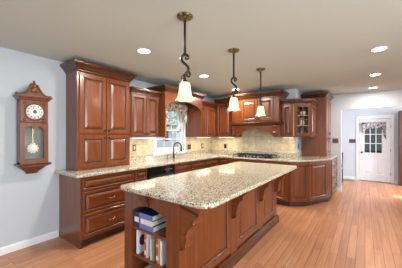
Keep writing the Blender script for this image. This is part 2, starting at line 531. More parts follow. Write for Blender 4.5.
# baseboards and casings
def base(name, mb): return struct(name, mb)
mb = MB(); mb.prism([(WA, 0), (WA + 0.014, 0), (WA + 0.014, 0.075), (WA + 0.006, 0.09), (WA, 0.09)], 'y', BK, 1.285, M['white']); base('baseboard_left', mb)
mb = MB(); mb.box(-0.56, OX0, WC - 0.014, WC, 0, 0.09, M['white']); base('baseboard_opening', mb)
mb = MB(); mb.box(RET, DX0 - 0.09, HD - 0.014, HD, 0, 0.09, M['white']); mb.box(DX1 + 0.09, 0.77, HD - 0.014, HD, 0, 0.09, M['white']); base('baseboard_entry', mb)

# entry door
t = thing('door_1', 'white entry door with nine panes at the end of the hall', 'door', (DX0, HD + 0.005, 0.012)); t['kind'] = 'structure'
W_, H_ = DX1 - DX0, DZ - 0.012
PX0, PX1, PZ0, PZ1 = 0.135, W_ - 0.20, 0.86, 1.70
mb = MB()
mb.box(0, PX0, 0, 0.042, 0, H_, M['doorwhite']); mb.box(PX1, W_, 0, 0.042, 0, H_, M['doorwhite'])
mb.box(PX0, PX1, 0, 0.042, 0, PZ0, M['doorwhite']); mb.box(PX0, PX1, 0, 0.042, PZ1, H_, M['doorwhite'])
mb.build('leaf', t)
for a, b in ((0.10, 0.335), (0.395, 0.63)):
    raised_panel(b - a, 0.50, 0.012, 0.02, 'doorwhite', glazem='doorwhite').build('panel', t, (a, 0.0, 0.20))
pw, ph = (PX1 - PX0) / 3, (PZ1 - PZ0) / 3
mb = MB()
for k in (1, 2):
    mb.box(PX0 + k * pw - 0.011, PX0 + k * pw + 0.011, -0.004, 0.042, PZ0, PZ1, M['doorwhite'])
    mb.box(PX0, PX1, -0.004, 0.042, PZ0 + k * ph - 0.011, PZ0 + k * ph + 0.011, M['doorwhite'])
for a, b, c, d in ((PX0 - 0.02, PX0, PZ0 - 0.02, PZ1 + 0.02), (PX1, PX1 + 0.02, PZ0 - 0.02, PZ1 + 0.02), (PX0, PX1, PZ0 - 0.02, PZ0), (PX0, PX1, PZ1, PZ1 + 0.02)):
    mb.box(a, b, -0.010, 0.0, c, d, M['doorwhite'])
mb.build('muntins', t)
mb = MB(); mb.box(PX0, PX1, 0.018, 0.022, PZ0, PZ1, M['doorglass']); mb.build('pane', t)
mb = MB(); mb.lathe([(0.028, 0), (0.026, -0.008), (0.010, -0.012), (0.010, -0.03), (0.026, -0.04), (0.028, -0.055), (0.018, -0.066), (0.004, -0.068)], M['bronze'], (0.06, 0, 0.86), 14, 'y')
mb.build('door_knob', t)
for hz in (0.25, 0.95, 1.65):
    mb = MB(); mb.lathe([(0.008, -0.045), (0.008, 0.045)], M['antique'], (W_ + 0.003, -0.010, hz), 8); mb.build('hinge', t)
mb = MB()
mb.box(DX0 - 0.075, DX0 - 0.008, HD - 0.016, HD, 0, DZ + 0.085, M['white']); mb.box(DX1 + 0.008, DX1 + 0.075, HD - 0.016, HD, 0, DZ + 0.085, M['white'])
mb.box(DX0 - 0.008, DX1 + 0.008, HD - 0.016, HD, DZ + 0.012, DZ + 0.085, M['white']); mb.box(DX0 - 0.08, DX1 + 0.08, HD - 0.022, HD, DZ + 0.085, DZ + 0.105, M['white'])
struct('trim_2', mb)
mb = MB(); mb.box(DX0 - 0.01, DX1 + 0.01, HD - 0.02, HD + 0.12, 0, 0.012, M['darkwood']); struct('trim_3', mb)

# sink window
t = thing('window_1', 'white double-hung window above the sink counter', 'window', (WA, SW0, SZ0)); t['kind'] = 'structure'
SL, SH = SW1 - SW0, SZ1 - SZ0
mb = MB()
for a, b, c, d in ((0, 0.035, 0, SH), (SL - 0.035, SL, 0, SH), (0.035, SL - 0.035, 0, 0.045), (0.035, SL - 0.035, SH - 0.035, SH)):
    mb.box(-0.12, -0.02, a, b, c, d, M['white'])
mb.build('window_frame', t)
mb = MB()
for a, b, c, d in ((-0.065, 0.0, -0.02, SH + 0.06), (SL, SL + 0.075, -0.02, SH + 0.06), (0.0, SL, SH, SH + 0.06)):
    mb.box(0.0, 0.018, a, b, c, d, M['white'])
mb.build('casing', t)
mb = MB(); mb.box(-0.02, 0.045, -0.085, SL + 0.085, -0.045, 0.0, M['white']); mb.box(0.0, 0.018, -0.07, SL + 0.07, -0.075, -0.045, M['white']); mb.build('sill', t)
mid = 0.46
for nm, za, zb, xo in (('lower_sash', 0.045, mid + 0.02, -0.055), ('upper_sash', mid - 0.02, SH - 0.035, -0.095)):
    mb = MB()
    ya, yb = 0.035, SL - 0.035
    for a, b, c, d in ((ya, ya + 0.04, za, zb), (yb - 0.04, yb, za, zb), (ya, yb, za, za + 0.04), (ya, yb, zb - 0.04, zb)):
        mb.box(xo - 0.016, xo + 0.016, a, b, c, d, M['white'])
    for k in (1, 2):
        yy = ya + k * (yb - ya) / 3
        mb.box(xo - 0.008, xo + 0.008, yy - 0.009, yy + 0.009, za, zb, M['white'])
    zz = (za + zb) / 2
    mb.box(xo - 0.008, xo + 0.008, ya, yb, zz - 0.009, zz + 0.009, M['white'])
    s = mb.build(nm, t)
    g = MB(); g.box(xo - 0.002, xo + 0.002, ya, yb, za, zb, M['glass']); g.build('pane', s)

# tiled backsplash (on the walls)
mb = MB()
mb.box(WA, WA + 0.010, 2.20, SW0 - 0.07, 1.012, 1.40, M['tile_a']); mb.box(WA, WA + 0.010, SW1 + 0.08, WB, 1.012, 1.40, M['tile_a'])
struct('trim_4', mb)
mb = MB(); mb.box(WA + 0.010, RET - 0.002, WB - 0.010, WB, 1.012, 1.72, M['tile_b']); struct('trim_5', mb)

# ------------------------------------------------------------------ worktops
CT0, CT1 = 0.876, 0.914
def slab(mb, pts, flags, z0, z1, m):
    e = 0.007
    poly_loft(mb, pts, flags, [(-e, z0), (0, z0 + e), (0, z1 - e), (-e, z1)], m)
def granite_top(name, label, pts, flags, cat='worktop'):
    mb = MB(); slab(mb, pts, flags, CT0, CT1, M['granite'])
    o = mb.build(name); return tag(o, label, cat)
ptsW = [(WA + 0.001, 1.235), (-2.745, 1.235), (-2.745, 4.43), (-1.18, 4.43), (-0.865, 4.675), (-0.60, 5.235), (-0.545, 5.36), (-0.545, WC - 0.015), (RET + 0.001, WC - 0.015), (RET + 0.001, WB - 0.001), (WA + 0.001, WB - 0.001)]
top = thing('kitchen_worktop', 'cream speckled granite worktop running along both walls under the wall cabinets', 'worktop', (WA, 1.235, CT0))
mb = MB(); slab(mb, [(x - WA, y - 1.235) for x, y in ptsW], [1] * 7 + [0] * 4, 0, CT1 - CT0, M['granite']); mb.build('slab', top)
mb = MB()
mb.box(0.001, 0.022, 2.215 - 1.235, SW0 - 0.085 - 1.235, CT1 - CT0, 0.136, M['granite']); mb.box(0.001, 0.022, SW1 + 0.085 - 1.235, WB - 1.257, CT1 - CT0, 0.136, M['granite'])
mb.box(0.001, 0.022, SW0 - 0.085 - 1.235, SW1 + 0.085 - 1.235, CT1 - CT0, 0.095, M['granite'])
mb.box(0.001, RET - WA - 0.002, WB - 0.022 - 1.235, WB - 0.001 - 1.235, CT1 - CT0, 0.136, M['granite'])
mb.box(RET - WA + 0.001, RET - WA + 0.022, WB - 0.02 - 1.235, 5.645 - 1.235, CT1 - CT0, 0.136, M['granite'])
mb.build('upstand', top)

def rounded(pts, r, n=6):
    out = []
    m = len(pts)
    for k in range(m):
        p, a, b = Vector(pts[k]), Vector(pts[k - 1]), Vector(pts[(k + 1) % m])
        da, db = (a - p).normalized(), (b - p).normalized()
        rk = r[k] if isinstance(r, (list, tuple)) else r
        c = p + da * rk + db * rk
        for j in range(n + 1):
            th = j / n * PI / 2
            out.append(tuple(c - db * rk * math.cos(th) - da * rk * math.sin(th)))
    return out
IX0, IX1, IY0, IY1 = -1.862, -0.845, 1.215, 3.70
pr = rounded(rect(IX0, IX1, IY0, IY1), [0.04, 0.11, 0.06, 0.04])
granite_top('island_worktop', 'large cream speckled granite slab with rounded corners on top of the island', pr, [1] * len(pr))

# ------------------------------------------------------------------ island
BX0, BX1, BY0, BY1 = -1.838, -1.165, 1.265, 3.60
t = thing('kitchen_island', 'long cherry wood island with bookcase end and carved brackets under the granite slab', 'kitchen island', (BX0, BY0, 0))
o3 = (BX0, BY0, 0)
BD = 0.34
mb = MB()
mb.box(0, BX1 - BX0, BD, BY1 - BY0, 0.0, CT0, M['cherry'])
mb.build('body', t)
# bookcase end
OX_0, OX_1 = 0.118, 0.555     # opening left and right
Wd = BX1 - BX0
mb = MB()
mb.box(0, 0.02, 0, BD, 0, CT0, M['cherry']); mb.box(0.02, OX_0, 0, 0.022, 0, CT0, M['cherry'])
mb.box(OX_1, Wd, 0, 0.022, 0, CT0, M['cherry']); mb.box(OX_1, OX_1 + 0.02, 0.022, BD, 0.08, 0.80, M['cherry'])
mb.box(OX_0 - 0.02, OX_0, 0.022, BD, 0.08, 0.80, M['cherry']); mb.box(Wd - 0.02, Wd, 0.022, BD, 0, CT0, M['cherry'])
mb.box(OX_0, OX_1, 0, 0.022, 0, 0.085, M['cherry'])
mb.build('bookcase_frame', t)
mb = MB()
arc = [(OX_0, CT0), (OX_0, 0.700)]
for k in range(13):
    u = k / 12; arc.append((OX_0 + (OX_1 - OX_0) * u, 0.700 + 0.068 * math.sin(PI * u) ** 0.75))
arc += [(OX_1, CT0)]
# arched apron in strips so that the concave edge stays clean
lo = arc[1:-1]
for a, b in zip(lo[:-1], lo[1:]):
    if b[0] - a[0] > 1e-5: mb.prism([a, b, (b[0], CT0), (a[0], CT0)], 'y', 0.0, 0.022, M['cherry'])
mb.build('arched_apron', t)
for z in (0.085, 0.305, 0.555):
    mb = MB(); mb.box(OX_0, OX_1, 0.006, BD, z - 0.022, z, M['cherry_h']); mb.build('shelf', t)
mb = MB(); mb.prism([(0, CT0), (0, 0.775), (-0.012, 0.775), (-0.02, 0.80), (-0.042, 0.83), (-0.046, CT0)], 'x', 0.270, 0.355, M['cherry_crown'])  # dark cherry paints in the shade on the bracket
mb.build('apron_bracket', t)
# side facing the walkway
ys = [1.272, 2.10, 2.87, 3.505]
corb = [(0, 0.872), (0.205, 0.872), (0.205, 0.838), (0.193, 0.822), (0.193, 0.808), (0.172, 0.785), (0.150, 0.772), (0.134, 0.750), (0.128, 0.735), (0.134, 0.722), (0.118, 0.704), (0.094, 0.690), (0.080, 0.668), (0.072, 0.640), (0.060, 0.628), (0.064, 0.606), (0.058, 0.575), (0.052, 0.545), (0.056, 0.525), (0.040, 0.508), (0.018, 0.497), (0, 0.490)]
for y in ys:
    yy = y - BY0
    mb = MB(); mb.box(Wd, Wd + 0.018, max(yy - 0.012, 0), min(yy + 0.125, BY1 - BY0), 0.0, CT0, M['cherry']); mb.build('pilaster', t)
    mb = MB()
    xs = [(Wd + 0.018 + d, z) for d, z in corb]
    mb.prism(xs, 'y', yy + 0.008, yy + 0.098, M['cherry'])
    cb = mb.build('corbel', t, bevel=0.004)
    g = MB()
    g.prism([(Wd + 0.018 + d * 0.90, 0.66 + (z - 0.66) * 0.93) for d, z in corb[3:]] + [(Wd + 0.0185, 0.85)], 'y', yy + 0.0045, yy + 0.1015, M['glaze'])
    g.prism([(Wd + 0.018 + d * 0.82, 0.66 + (z - 0.66) * 0.86) for d, z in corb[3:]] + [(Wd + 0.0185, 0.83)], 'y', yy + 0.002, yy + 0.104, M['cherry_h'])
    g.build('carved_scroll', cb)
for k in range(3):
    a, b = ys[k] + 0.115, ys[k + 1] - 0.014
    front(t, o3, (BX1, a), (BX1, b), 0.135, 0.868, 'side_panel', stile=0.075, gap=0.004)
mb = MB()
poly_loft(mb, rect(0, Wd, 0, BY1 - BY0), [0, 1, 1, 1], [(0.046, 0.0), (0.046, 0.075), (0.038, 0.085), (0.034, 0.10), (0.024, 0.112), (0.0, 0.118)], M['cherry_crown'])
mb.build('base_moulding', t)
front(t, o3, (BX0, BY1), (BX0, BY1 - 0.6), 0.12, 0.86, 'side_panel', gap=0.004)

# ------------------------------------------------------------------ books in the island
def book_flat(name, label, x0, y0, z0, L, D, T, spine_mats, grp):
    t = thing(name, label, 'book', (x0, y0, z0), 0, grp)
    mb = MB(); c = 0.003
    cuts = spine_mats
    xa = 0
    for frac, m in cuts:
        xb = L * frac
        mb.box(xa, xb, 0, 0.004, 0, T, M[m])
        xa = xb
    mb.box(0, L, 0.004, D, 0, c, M[cuts[0][1]]); mb.box(0, L, 0.004, D, T - c, T, M[cuts[0][1]])
    mb.build('cover', t)
    mb = MB(); mb.box(0.004, L - 0.004, 0.004, D - 0.005, c, T - c, M['paper']); mb.build('pages', t)
    return t
sx = BX0 + OX_0 + 0.004
b = book_flat('hardcover_book', 'blue hardcover book lying at the bottom of the blue stack in the island bookcase', sx + 0.006, BY0 + 0.012, 0.555, 0.262, 0.20, 0.046, [(0.30, 'navy'), (1, 'peri')], 'blue books stacked flat')
b = book_flat('hardcover_book', 'middle blue book of the flat stack, with a white and red spine label', sx, BY0 + 0.010, 0.601, 0.255, 0.20, 0.044, [(0.07, 'navy'), (0.30, 'bookwhite'), (0.40, 'bookred'), (0.56, 'bookwhite'), (1, 'plate')], 'blue books stacked flat')
b = book_flat('hardcover_book', 'blue book topmost of the flat stack in the island bookcase', sx + 0.002, BY0 + 0.014, 0.645, 0.250, 0.195, 0.046, [(0.32, 'navy'), (1, 'peri')], 'blue books stacked flat')
book_flat('magazine', 'pale green magazine lying on the lowest shelf of the island bookcase', BX0 + OX_0 + 0.03, BY0 + 0.03, 0.085, 0.22, 0.24, 0.03, [(1, 'bookpale')], None)
book_flat('magazine', 'white magazine lying on top of the pale green one on the lowest shelf', BX0 + OX_0 + 0.04, BY0 + 0.045, 0.115, 0.21, 0.22, 0.018, [(1, 'bookwhite')], None)
def book_up(label, x0, y0, H, D, T, spine, side, print_m=None, lean=0.0):
    t = thing('standing_book', label, 'book', (x0, y0, 0.305), 0, 'books standing on the island shelf')
    t.rotation_euler = (0, lean, 0)
    mb = MB(); c = 0.0025
    mb.box(0, T, 0, 0.003, 0, H, M[spine]); mb.box(0, c, 0.003, D, 0, H, M[side]); mb.box(T - c, T, 0.003, D, 0, H, M[side])
    if print_m: mb.prism([(y, z) for y, z in [(0.05 + 0.035 * math.cos(a), H * 0.52 + 0.05 * math.sin(a)) for a in [k * PI / 6 for k in range(12)]]], 'x', T, T + 0.0006, M[print_m])
    if spine in ('bookred', 'bookcream'):
        mb.box(0.002, T - 0.002, -0.0006, 0, H * 0.15, H * 0.32, M['bookwhite'])
        mb.box(0.002, T - 0.002, -0.0006, 0, H * 0.70, H * 0.80, M['bookcream'])
    mb.build('cover', t)
    mb = MB(); mb.box(c, T - c, 0.003, D - 0.004, 0.003, H - 0.003, M['paper']); mb.build('pages', t)
    return t
bx = BX0 + OX_0
book_up('tall white book with a dark round picture on its cover, leftmost on the middle shelf', bx + 0.035, BY0 + 0.02, 0.215, 0.19, 0.022, 'bookwhite', 'bookwhite', 'bookdark')
book_up('red and cream spined book with a white cover, second from left on the middle shelf', bx + 0.150, BY0 + 0.016, 0.205, 0.18, 0.026, 'bookred', 'bookwhite')
book_up('thin white book right of the first red book on the middle shelf', bx + 0.222, BY0 + 0.022, 0.185, 0.17, 0.014, 'bookwhite', 'bookwhite')
book_up('thin olive green book in the middle of the standing row', bx + 0.255, BY0 + 0.018, 0.195, 0.18, 0.018, 'bookgreen', 'bookgreen')
book_up('red spined book standing beside the olive green one on the middle shelf', bx + 0.302, BY0 + 0.016, 0.205, 0.18, 0.026, 'bookred', 'bookcream')
book_up('slightly leaning white book at the right end of the standing row', bx + 0.345, BY0 + 0.02, 0.20, 0.18, 0.024, 'bookwhite', 'bookwhite', lean=-0.0)

# ------------------------------------------------------------------ base cabinets, left wall (fronts face +x)
FX = -2.78
def base_cab_left(label, y0, y1, rows, endpanel=False):
    org = (WA, y0, 0)
    t = thing('base_cabinet', label, 'base cabinet', org, 0, 'base cabinets under the wall worktop')
    carcass(t, org, rect(WA + 0.002, FX, y0, y1), 0.10, CT0 - 0.001)
    mb = MB(); mb.box(0.002, FX - 0.065 - WA, 0.0, y1 - y0, 0, 0.10, M['toe'])
    if endpanel: mb.prism([(0.002, 0), (FX - 0.012 - WA, 0), (FX - 0.012 - WA, 0.10), (0.002, 0.10)], 'y', -0.001, 0.018, M['cherry'])
    mb.build('toe_kick', t)
    for (u0, u1, z0, z1, nm, hw) in rows:
        yy0, yy1 = y0 + (y1 - y0) * u0, y0 + (y1 - y0) * u1
        front(t, org, (FX, yy0), (FX, yy1), z0, z1, nm, hw, 'cherry_h' if nm != 'door' else 'cherry', stile=0.026 if z1 - z0 < 0.2 else (0.046 if nm == 'door' else 0.034))
    return t
base_cab_left('cherry base cabinet with three wide drawers at the open end of the side wall', 1.30, 2.08, [(0.02, 0.985, 0.700, 0.862, 'drawer', 'pull'), (0.02, 0.985, 0.420, 0.694, 'drawer', 'pull'), (0.02, 0.985, 0.125, 0.414, 'drawer', 'pull')], True)
base_cab_left('narrow cherry base cabinet with one small drawer between wide drawers and dishwasher', 2.082, 2.318, [(0.02, 0.98, 0.700, 0.862, 'drawer', 'knob_c'), (0.02, 0.98, 0.125, 0.694, 'door', 'knob_tr')])
base_cab_left('cherry sink base cabinet with false drawer fronts under the faucet', 2.945, 3.90, [(0.01, 0.495, 0.700, 0.862, 'drawer_front', None), (0.505, 0.99, 0.700, 0.862, 'drawer_front', None), (0.01, 0.495, 0.125, 0.694, 'door', 'knob_tr'), (0.505, 0.99, 0.125, 0.694, 'door', 'knob_tl')])
base_cab_left('cherry corner base cabinet on the side wall past the sink', 3.902, 5.075, [(0.01, 0.44, 0.700, 0.862, 'drawer', 'knob_c'), (0.01, 0.44, 0.125, 0.694, 'door', 'knob_tl')])
# dishwasher
t = thing('dishwasher', 'black dishwasher built in under the worktop left of the sink', 'dishwasher', (WA, 2.322, 0))
Lw = 0.618
mb = MB(); mb.box(0.05, FX - WA - 0.005, 0, Lw, 0.02, CT0 - 0.004, M['black']); mb.build('body', t)
mb = MB(); mb.box(FX - WA - 0.005, FX - WA + 0.022, 0.004, Lw - 0.004, 0.11, 0.735, M['black']); mb.build('door', t, bevel=0.004)
mb = MB(); mb.box(FX - WA - 0.005, FX - WA + 0.028, 0.004, Lw - 0.004, 0.742, CT0 - 0.006, M['blackglass']); p = mb.build('control_panel', t, bevel=0.004)
for k in range(6):
    mb = MB(); mb.box(FX - WA + 0.028, FX - WA + 0.030, 0.36 + k * 0.033, 0.38 + k * 0.033, 0.80, 0.812, M['steel']); mb.build('button', p)
mb = MB(); mb.tube([(FX - WA + 0.022, 0.07, 0.70), (FX - WA + 0.055, 0.07, 0.70), (FX - WA + 0.055, Lw - 0.07, 0.70), (FX - WA + 0.022, Lw - 0.07, 0.70)], 0.009, M['steel']); mb.build('handle', t)

# ------------------------------------------------------------------ base cabinets, range wall (fronts face -y)
FY = 4.465
def base_cab_range(label, x0, x1, rows):
    org = (x0, WB, 0)
    t = thing('base_cabinet', label, 'base cabinet', org, 0, 'base cabinets under the wall worktop')
    carcass(t, org, rect(x0, x1, FY, WB - 0.002), 0.10, CT0 - 0.001)
    mb = MB(); mb.box(0, x1 - x0, FY + 0.065 - WB, -0.002, 0, 0.10, M['toe']); mb.build('toe_kick', t)
    for (u0, u1, z0, z1, nm, hw) in rows:
        front(t, org, (x0 + (x1 - x0) * u0, FY), (x0 + (x1 - x0) * u1, FY), z0, z1, nm, hw, 'cherry_h' if nm != 'door' else 'cherry', stile=0.026 if z1 - z0 < 0.2 else (0.046 if nm == 'door' else 0.034))
    return t
base_cab_range('cherry base cabinet in the inner corner left of the cooktop', -2.778, -2.462, [(0.02, 0.98, 0.70, 0.862, 'drawer', 'knob_c'), (0.02, 0.98, 0.125, 0.694, 'door', 'knob_tr')])
base_cab_range('wide cherry base cabinet directly below the cooktop', -2.46, -1.522, [(0.01, 0.99, 0.70, 0.862, 'drawer_front', None), (0.01, 0.99, 0.42, 0.694, 'drawer', 'pull'), (0.01, 0.99, 0.125, 0.414, 'drawer', 'pull')])
base_cab_range('narrow cherry base cabinet between the cooktop cabinet and the angled end cabinet', -1.52, -1.212, [(0.02, 0.98, 0.70, 0.862, 'drawer', 'knob_c'), (0.02, 0.98, 0.125, 0.694, 'door', 'knob_tl')])
# angled end cabinet
pA = [(-1.21, FY), (-1.165, FY), (-0.885, 4.705), (-0.632, 5.25), (-0.575, 5.37), (-0.575, WC - 0.02), (RET + 0.002, WC - 0.02), (RET + 0.002, 4.9)]
pA = [(-1.21, FY), (-1.165, FY), (-0.885, 4.705), (-0.632, 5.25), (-0.575, 5.37), (-0.575, WC - 0.02), (-1.21, WC - 0.02)]
org = (-0.9, 5.4, 0)
t = thing('angled_base_cabinet', 'angled cherry end cabinet with two tall doors at the right end of the worktop', 'base cabinet', org)
carcass(t, org, pA, 0.10, CT0 - 0.001)
mb = MB(); poly_loft(mb, [(x - org[0], y - org[1]) for x, y in pA], [1, 1, 1, 1, 1, 0, 0], [(-0.06, 0.0), (-0.06, 0.10)], M['toe']); mb.build('toe_kick', t)
front(t, org, (-1.165, FY), (-0.885, 4.705), 0.115, 0.862, 'door', 'knob_tr')
front(t, org, (-0.885, 4.705), (-0.640, 5.233), 0.115, 0.862, 'door', 'knob_tl', stile=0.062)
yy = [5.39, 5.93, 6.47]
for a, b in zip(yy[:-1], yy[1:]):
    for z0, z1 in ((0.115, 0.36), (0.366, 0.61), (0.616, 0.862)):
        front(t, org, (-0.575, a), (-0.575, b), z0, z1, 'drawer', 'pull', 'cherry_h', stile=0.045)

# ------------------------------------------------------------------ wall cabinets
UZ = 1.36
# tall hutch standing on the worktop
org = (WA, 1.385, CT1)
t = thing('hutch_cabinet', 'tall cherry cabinet with four doors standing on the worktop near the wall clock', 'cabinet', org)
HXF = -3.065
carcass(t, org, rect(WA + 0.002, HXF, 1.385, 2.205), CT1 + 0.001, 2.265)
crown(rect(WA + 0.002, HXF + 0.018, 1.385, 2.205), [1, 1, 1, 0], 2.245, t, org, 1.02)
for a, b, s in ((1.41, 1.795, 'r'), (1.799, 2.188, 'l')):
    front(t, org, (HXF, a), (HXF, b), 1.412, 2.235, 'door', 'knob_b' + s, stile=0.062)
    front(t, org, (HXF, a), (HXF, b), 0.945, 1.402, 'door', 'knob_t' + s, stile=0.062)
# two-door cabinet
org = (WA, 2.208, UZ)
t = thing('wall_cabinet', 'two-door cherry wall cabinet between the tall cabinet and the sink window', 'cabinet', org, 0, 'cherry wall cabinets')
carcass(t, org, rect(WA + 0.002, HXF, 2.208, 2.845), UZ, 2.10)
crown(rect(WA + 0.002, HXF + 0.016, 2.208, 2.845), [0, 1, 0, 0], 2.085, t, org, 0.8)
for a, b, s in ((2.225, 2.53, 'r'), (2.534, 2.838, 'l')):
    front(t, org, (HXF, a), (HXF, b), UZ + 0.015, 2.08, 'door', 'knob_b' + s, stile=0.055)
# bridge over the sink window
org = (WA, 2.85, UZ)
t = thing('window_bridge', 'cherry wood arched bridge with crown moulding around the sink window', 'cabinet trim', org)
VX = -2.91
mb = MB(); mb.box(0.002, VX - WA, 0, 0.028, 0, 2.20 - UZ, M['cherry']); mb.build('left_panel', t)
RY = 3.985
mb = MB(); mb.box(0.002, VX - WA, RY - 2.85 - 0.028, RY - 2.85, 0, 2.20 - UZ, M['cherry']); mb.build('right_panel', t)
mb = MB()
ya, yb = 0.028, RY - 2.85 - 0.028
n = 16
low = []
for k in range(n + 1):
    u = k / n
    low.append((ya + (yb - ya) * u, (1.925 + 0.135 * math.sin(PI * u) ** 0.55) - UZ))
for a, b in zip(low[:-1], low[1:]):
    mb.prism([a, b, (b[0], 2.20 - UZ), (a[0], 2.20 - UZ)], 'x', VX - WA - 0.022, VX - WA, M['cherry_h'])
mb.build('arched_valance', t)
mb = MB(); mb.box(0.002, VX - WA - 0.022, ya, yb, 2.185 - UZ, 2.20 - UZ, M['cherry']); mb.build('top_panel', t)
crown(rect(WA + 0.002, VX, 2.85, RY), [1, 1, 1, 0], 2.185, t, org, 0.95)
# cabinet right of the window, then the cabinet left of the hood
org = (WA, RY + 0.002, UZ)
t = thing('wall_cabinet', 'two-door cherry wall cabinet in the corner right of the sink window', 'cabinet', org, 0, 'cherry wall cabinets')
carcass(t, org, rect(WA + 0.002, HXF, RY + 0.002, WB - 0.002), UZ, 2.10)
crown(rect(WA + 0.002, HXF + 0.016, RY + 0.002, 4.72), [0, 1, 0, 0], 2.085, t, org, 0.85)
for a, b, s in ((RY + 0.015, 4.375, 'r'), (4.379, 4.745, 'l')):
    front(t, org, (HXF, a), (HXF, b), UZ + 0.015, 2.08, 'door', 'knob_b' + s, stile=0.055)
UY = 4.775
org = (HXF, WB, UZ)
t = thing('wall_cabinet', 'single-door cherry wall cabinet left of the range hood', 'cabinet', org, 0, 'cherry wall cabinets')
carcass(t, org, rect(HXF + 0.002, -2.502, UY, WB - 0.012), UZ, 2.215)
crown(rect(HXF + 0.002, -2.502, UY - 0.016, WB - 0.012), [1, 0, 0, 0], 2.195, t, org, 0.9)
front(t, org, (-3.03, UY), (-2.60, UY), UZ + 0.015, 2.185, 'door', 'knob_bl', stile=0.062)
# range hood
HX0, HX1, HY = -2.50, -1.42, 4.60
org = (HX0, WB, UZ)
t = thing('range_hood_cabinet', 'cherry mantel range hood with arched front and two doors above the cooktop', 'range hood', org)
mb = MB(); mb.box(0, HX1 - HX0, HY - WB, -0.012, 1.66 - UZ, 2.20 - UZ, M['cherry']); mb.build('body', t)
for a, b, s in ((HX0 + 0.245, -1.865, 'r'), (-1.86, -1.53, 'l')):
    front(t, org, (a, HY), (b, HY), 1.705, 2.185, 'door', 'knob_b' + s, stile=0.055)
crown(rect(HX0, HX1, HY, WB - 0.012), [1, 1, 0, 1], 2.185, t, org, 1.15)
mb = MB()
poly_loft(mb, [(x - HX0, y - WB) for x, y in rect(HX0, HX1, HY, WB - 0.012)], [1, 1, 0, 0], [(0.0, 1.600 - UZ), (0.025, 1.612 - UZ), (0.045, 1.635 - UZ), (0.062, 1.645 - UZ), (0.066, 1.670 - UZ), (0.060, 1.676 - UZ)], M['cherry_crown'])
mb.build('mantel_shelf', t)
mb = MB()
ax0, ax1 = 0.155, HX1 - HX0 - 0.115
low = [(0.0, 0.0), (ax0 - 0.02, 0.0)]
for k in range(19):
    u = k / 18; low.append((ax0 + (ax1 - ax0) * u, 0.02 + 0.165 * math.sin(PI * u) ** 0.7))
low += [(ax1 + 0.02, 0.0), (HX1 - HX0, 0.0)]
for a, b in zip(low[:-1], low[1:]):
    mb.prism([a, b, (b[0], 1.61 - UZ), (a[0], 1.61 - UZ)], 'y', HY - WB, HY - WB + 0.022, M['cherry_h'])
mb.build('arched_front', t)
for x0, x1 in ((0.0, 0.022), (HX1 - HX0 - 0.022, HX1 - HX0)):
    mb = MB(); mb.box(x0, x1, HY - WB + 0.022, -0.012, 0.0, 1.66 - UZ, M['cherry']); mb.build('side_panel', t)
cp = [(0, 0.245), (-0.055, 0.245), (-0.055, 0.215), (-0.045, 0.19), (-0.030, 0.165), (-0.026, 0.12), (-0.034, 0.095), (-0.028, 0.06), (-0.014, 0.035), (0, 0.03)]
for x0 in (0.03, HX1 - HX0 - 0.105):
    mb = MB(); mb.prism([(HY - WB + a, z) for a, z in cp], 'x', x0, x0 + 0.075, M['cherry']); mb.build('corbel', t, bevel=0.003)
mb = MB(); mb.prism([(0.05 * math.cos(a) + (ax0 + ax1) / 2, 0.215 + 0.022 * math.sin(a)) for a in [k * PI / 8 for k in range(16)]], 'y', HY - WB - 0.014, HY - WB, M['cherry']); mb.build('carved_ornament', t, bevel=0.004)
# right of the hood
org = (HX1, WB, UZ)
t = thing('wall_cabinet', 'single-door cherry wall cabinet right of the range hood', 'cabinet', org, 0, 'cherry wall cabinets')
carcass(t, org, rect(HX1 + 0.002, -1.185, UY, WB - 0.012), UZ, 2.055)
front(t, org, (HX1 + 0.012, UY), (-1.20, UY), UZ + 0.015, 2.03, 'door', 'knob_br', stile=0.055)
crown(rect(HX1 + 0.002, -1.185, UY - 0.016, WB - 0.012), [1, 0, 0, 0], 2.035, t, org, 0.85)
# angled cabinet with glass door
pG = [(-1.183, UY), (-1.165, UY), (-0.905, 5.03), (-0.905, 5.645), (-1.183, 5.645)]
org = (-1.183, 5.3, UZ)
t = thing('glass_door_cabinet', 'angled cherry corner cabinet with a glass door right of the hood', 'cabinet', org)
pg = [(x - org[0], y - org[1]) for x, y in pG]
mb = MB()
mb.prism(pg, 'z', 0, 0.02, M['cherry']); mb.prism(pg, 'z', 0.68, 0.70, M['cherry'])
mb.box(pg[3][0] - 0.018, pg[3][0], pg[2][1], pg[3][1], 0.02, 0.68, M['cherry'])
mb.box(pg[0][0], pg[1][0], pg[0][1], pg[3][1], 0.02, 0.68, M['interior'])
mb.build('body', t)
for z in (0.23, 0.44):
    mb = MB(); mb.prism([(x, y + 0.02) for x, y in pg], 'z', z, z + 0.015, M['interior']); mb.build('shelf', t)
mb = MB(); mb.prism([(pg[0][0], pg[3][1] - 0.02), (pg[3][0], pg[3][1] - 0.02), pg[3], pg[4]], 'z', 0.02, 0.68, M['interior']); mb.build('back_panel', t)
a, b = Vector(pG[1]), Vector(pG[2]); L = (b - a).length; ang = math.atan2(b.y - a.y, b.x - a.x)
mb = MB(); h = 0.66; st = 0.062
for x0, x1, z0, z1 in ((0.004, st, 0, h), (L - st, L - 0.004, 0, h), (st, L - st, 0, st), (st, L - st, h - st, h)):
    mb.box(x0, x1, -0.02, 0.0, z0, z1, M['cherry'])
gd = mb.build('glass_door', t, (a.x - org[0], a.y - org[1], 0.02), ang, bevel=0.003)
mb = MB(); mb.box(st, L - st, -0.012, -0.009, st, h - st, M['glass']); mb.build('pane', gd)
mb = MB(); mb.box(L / 2 - 0.009, L / 2 + 0.009, -0.02, -0.003, st, h - st, M['cherry']); mb.box(st, L - st, -0.02, -0.003, h / 2 + 0.0, h / 2 + 0.018, M['cherry']); mb.build('muntins', gd)
knob(gd, 0.03, 0.05)
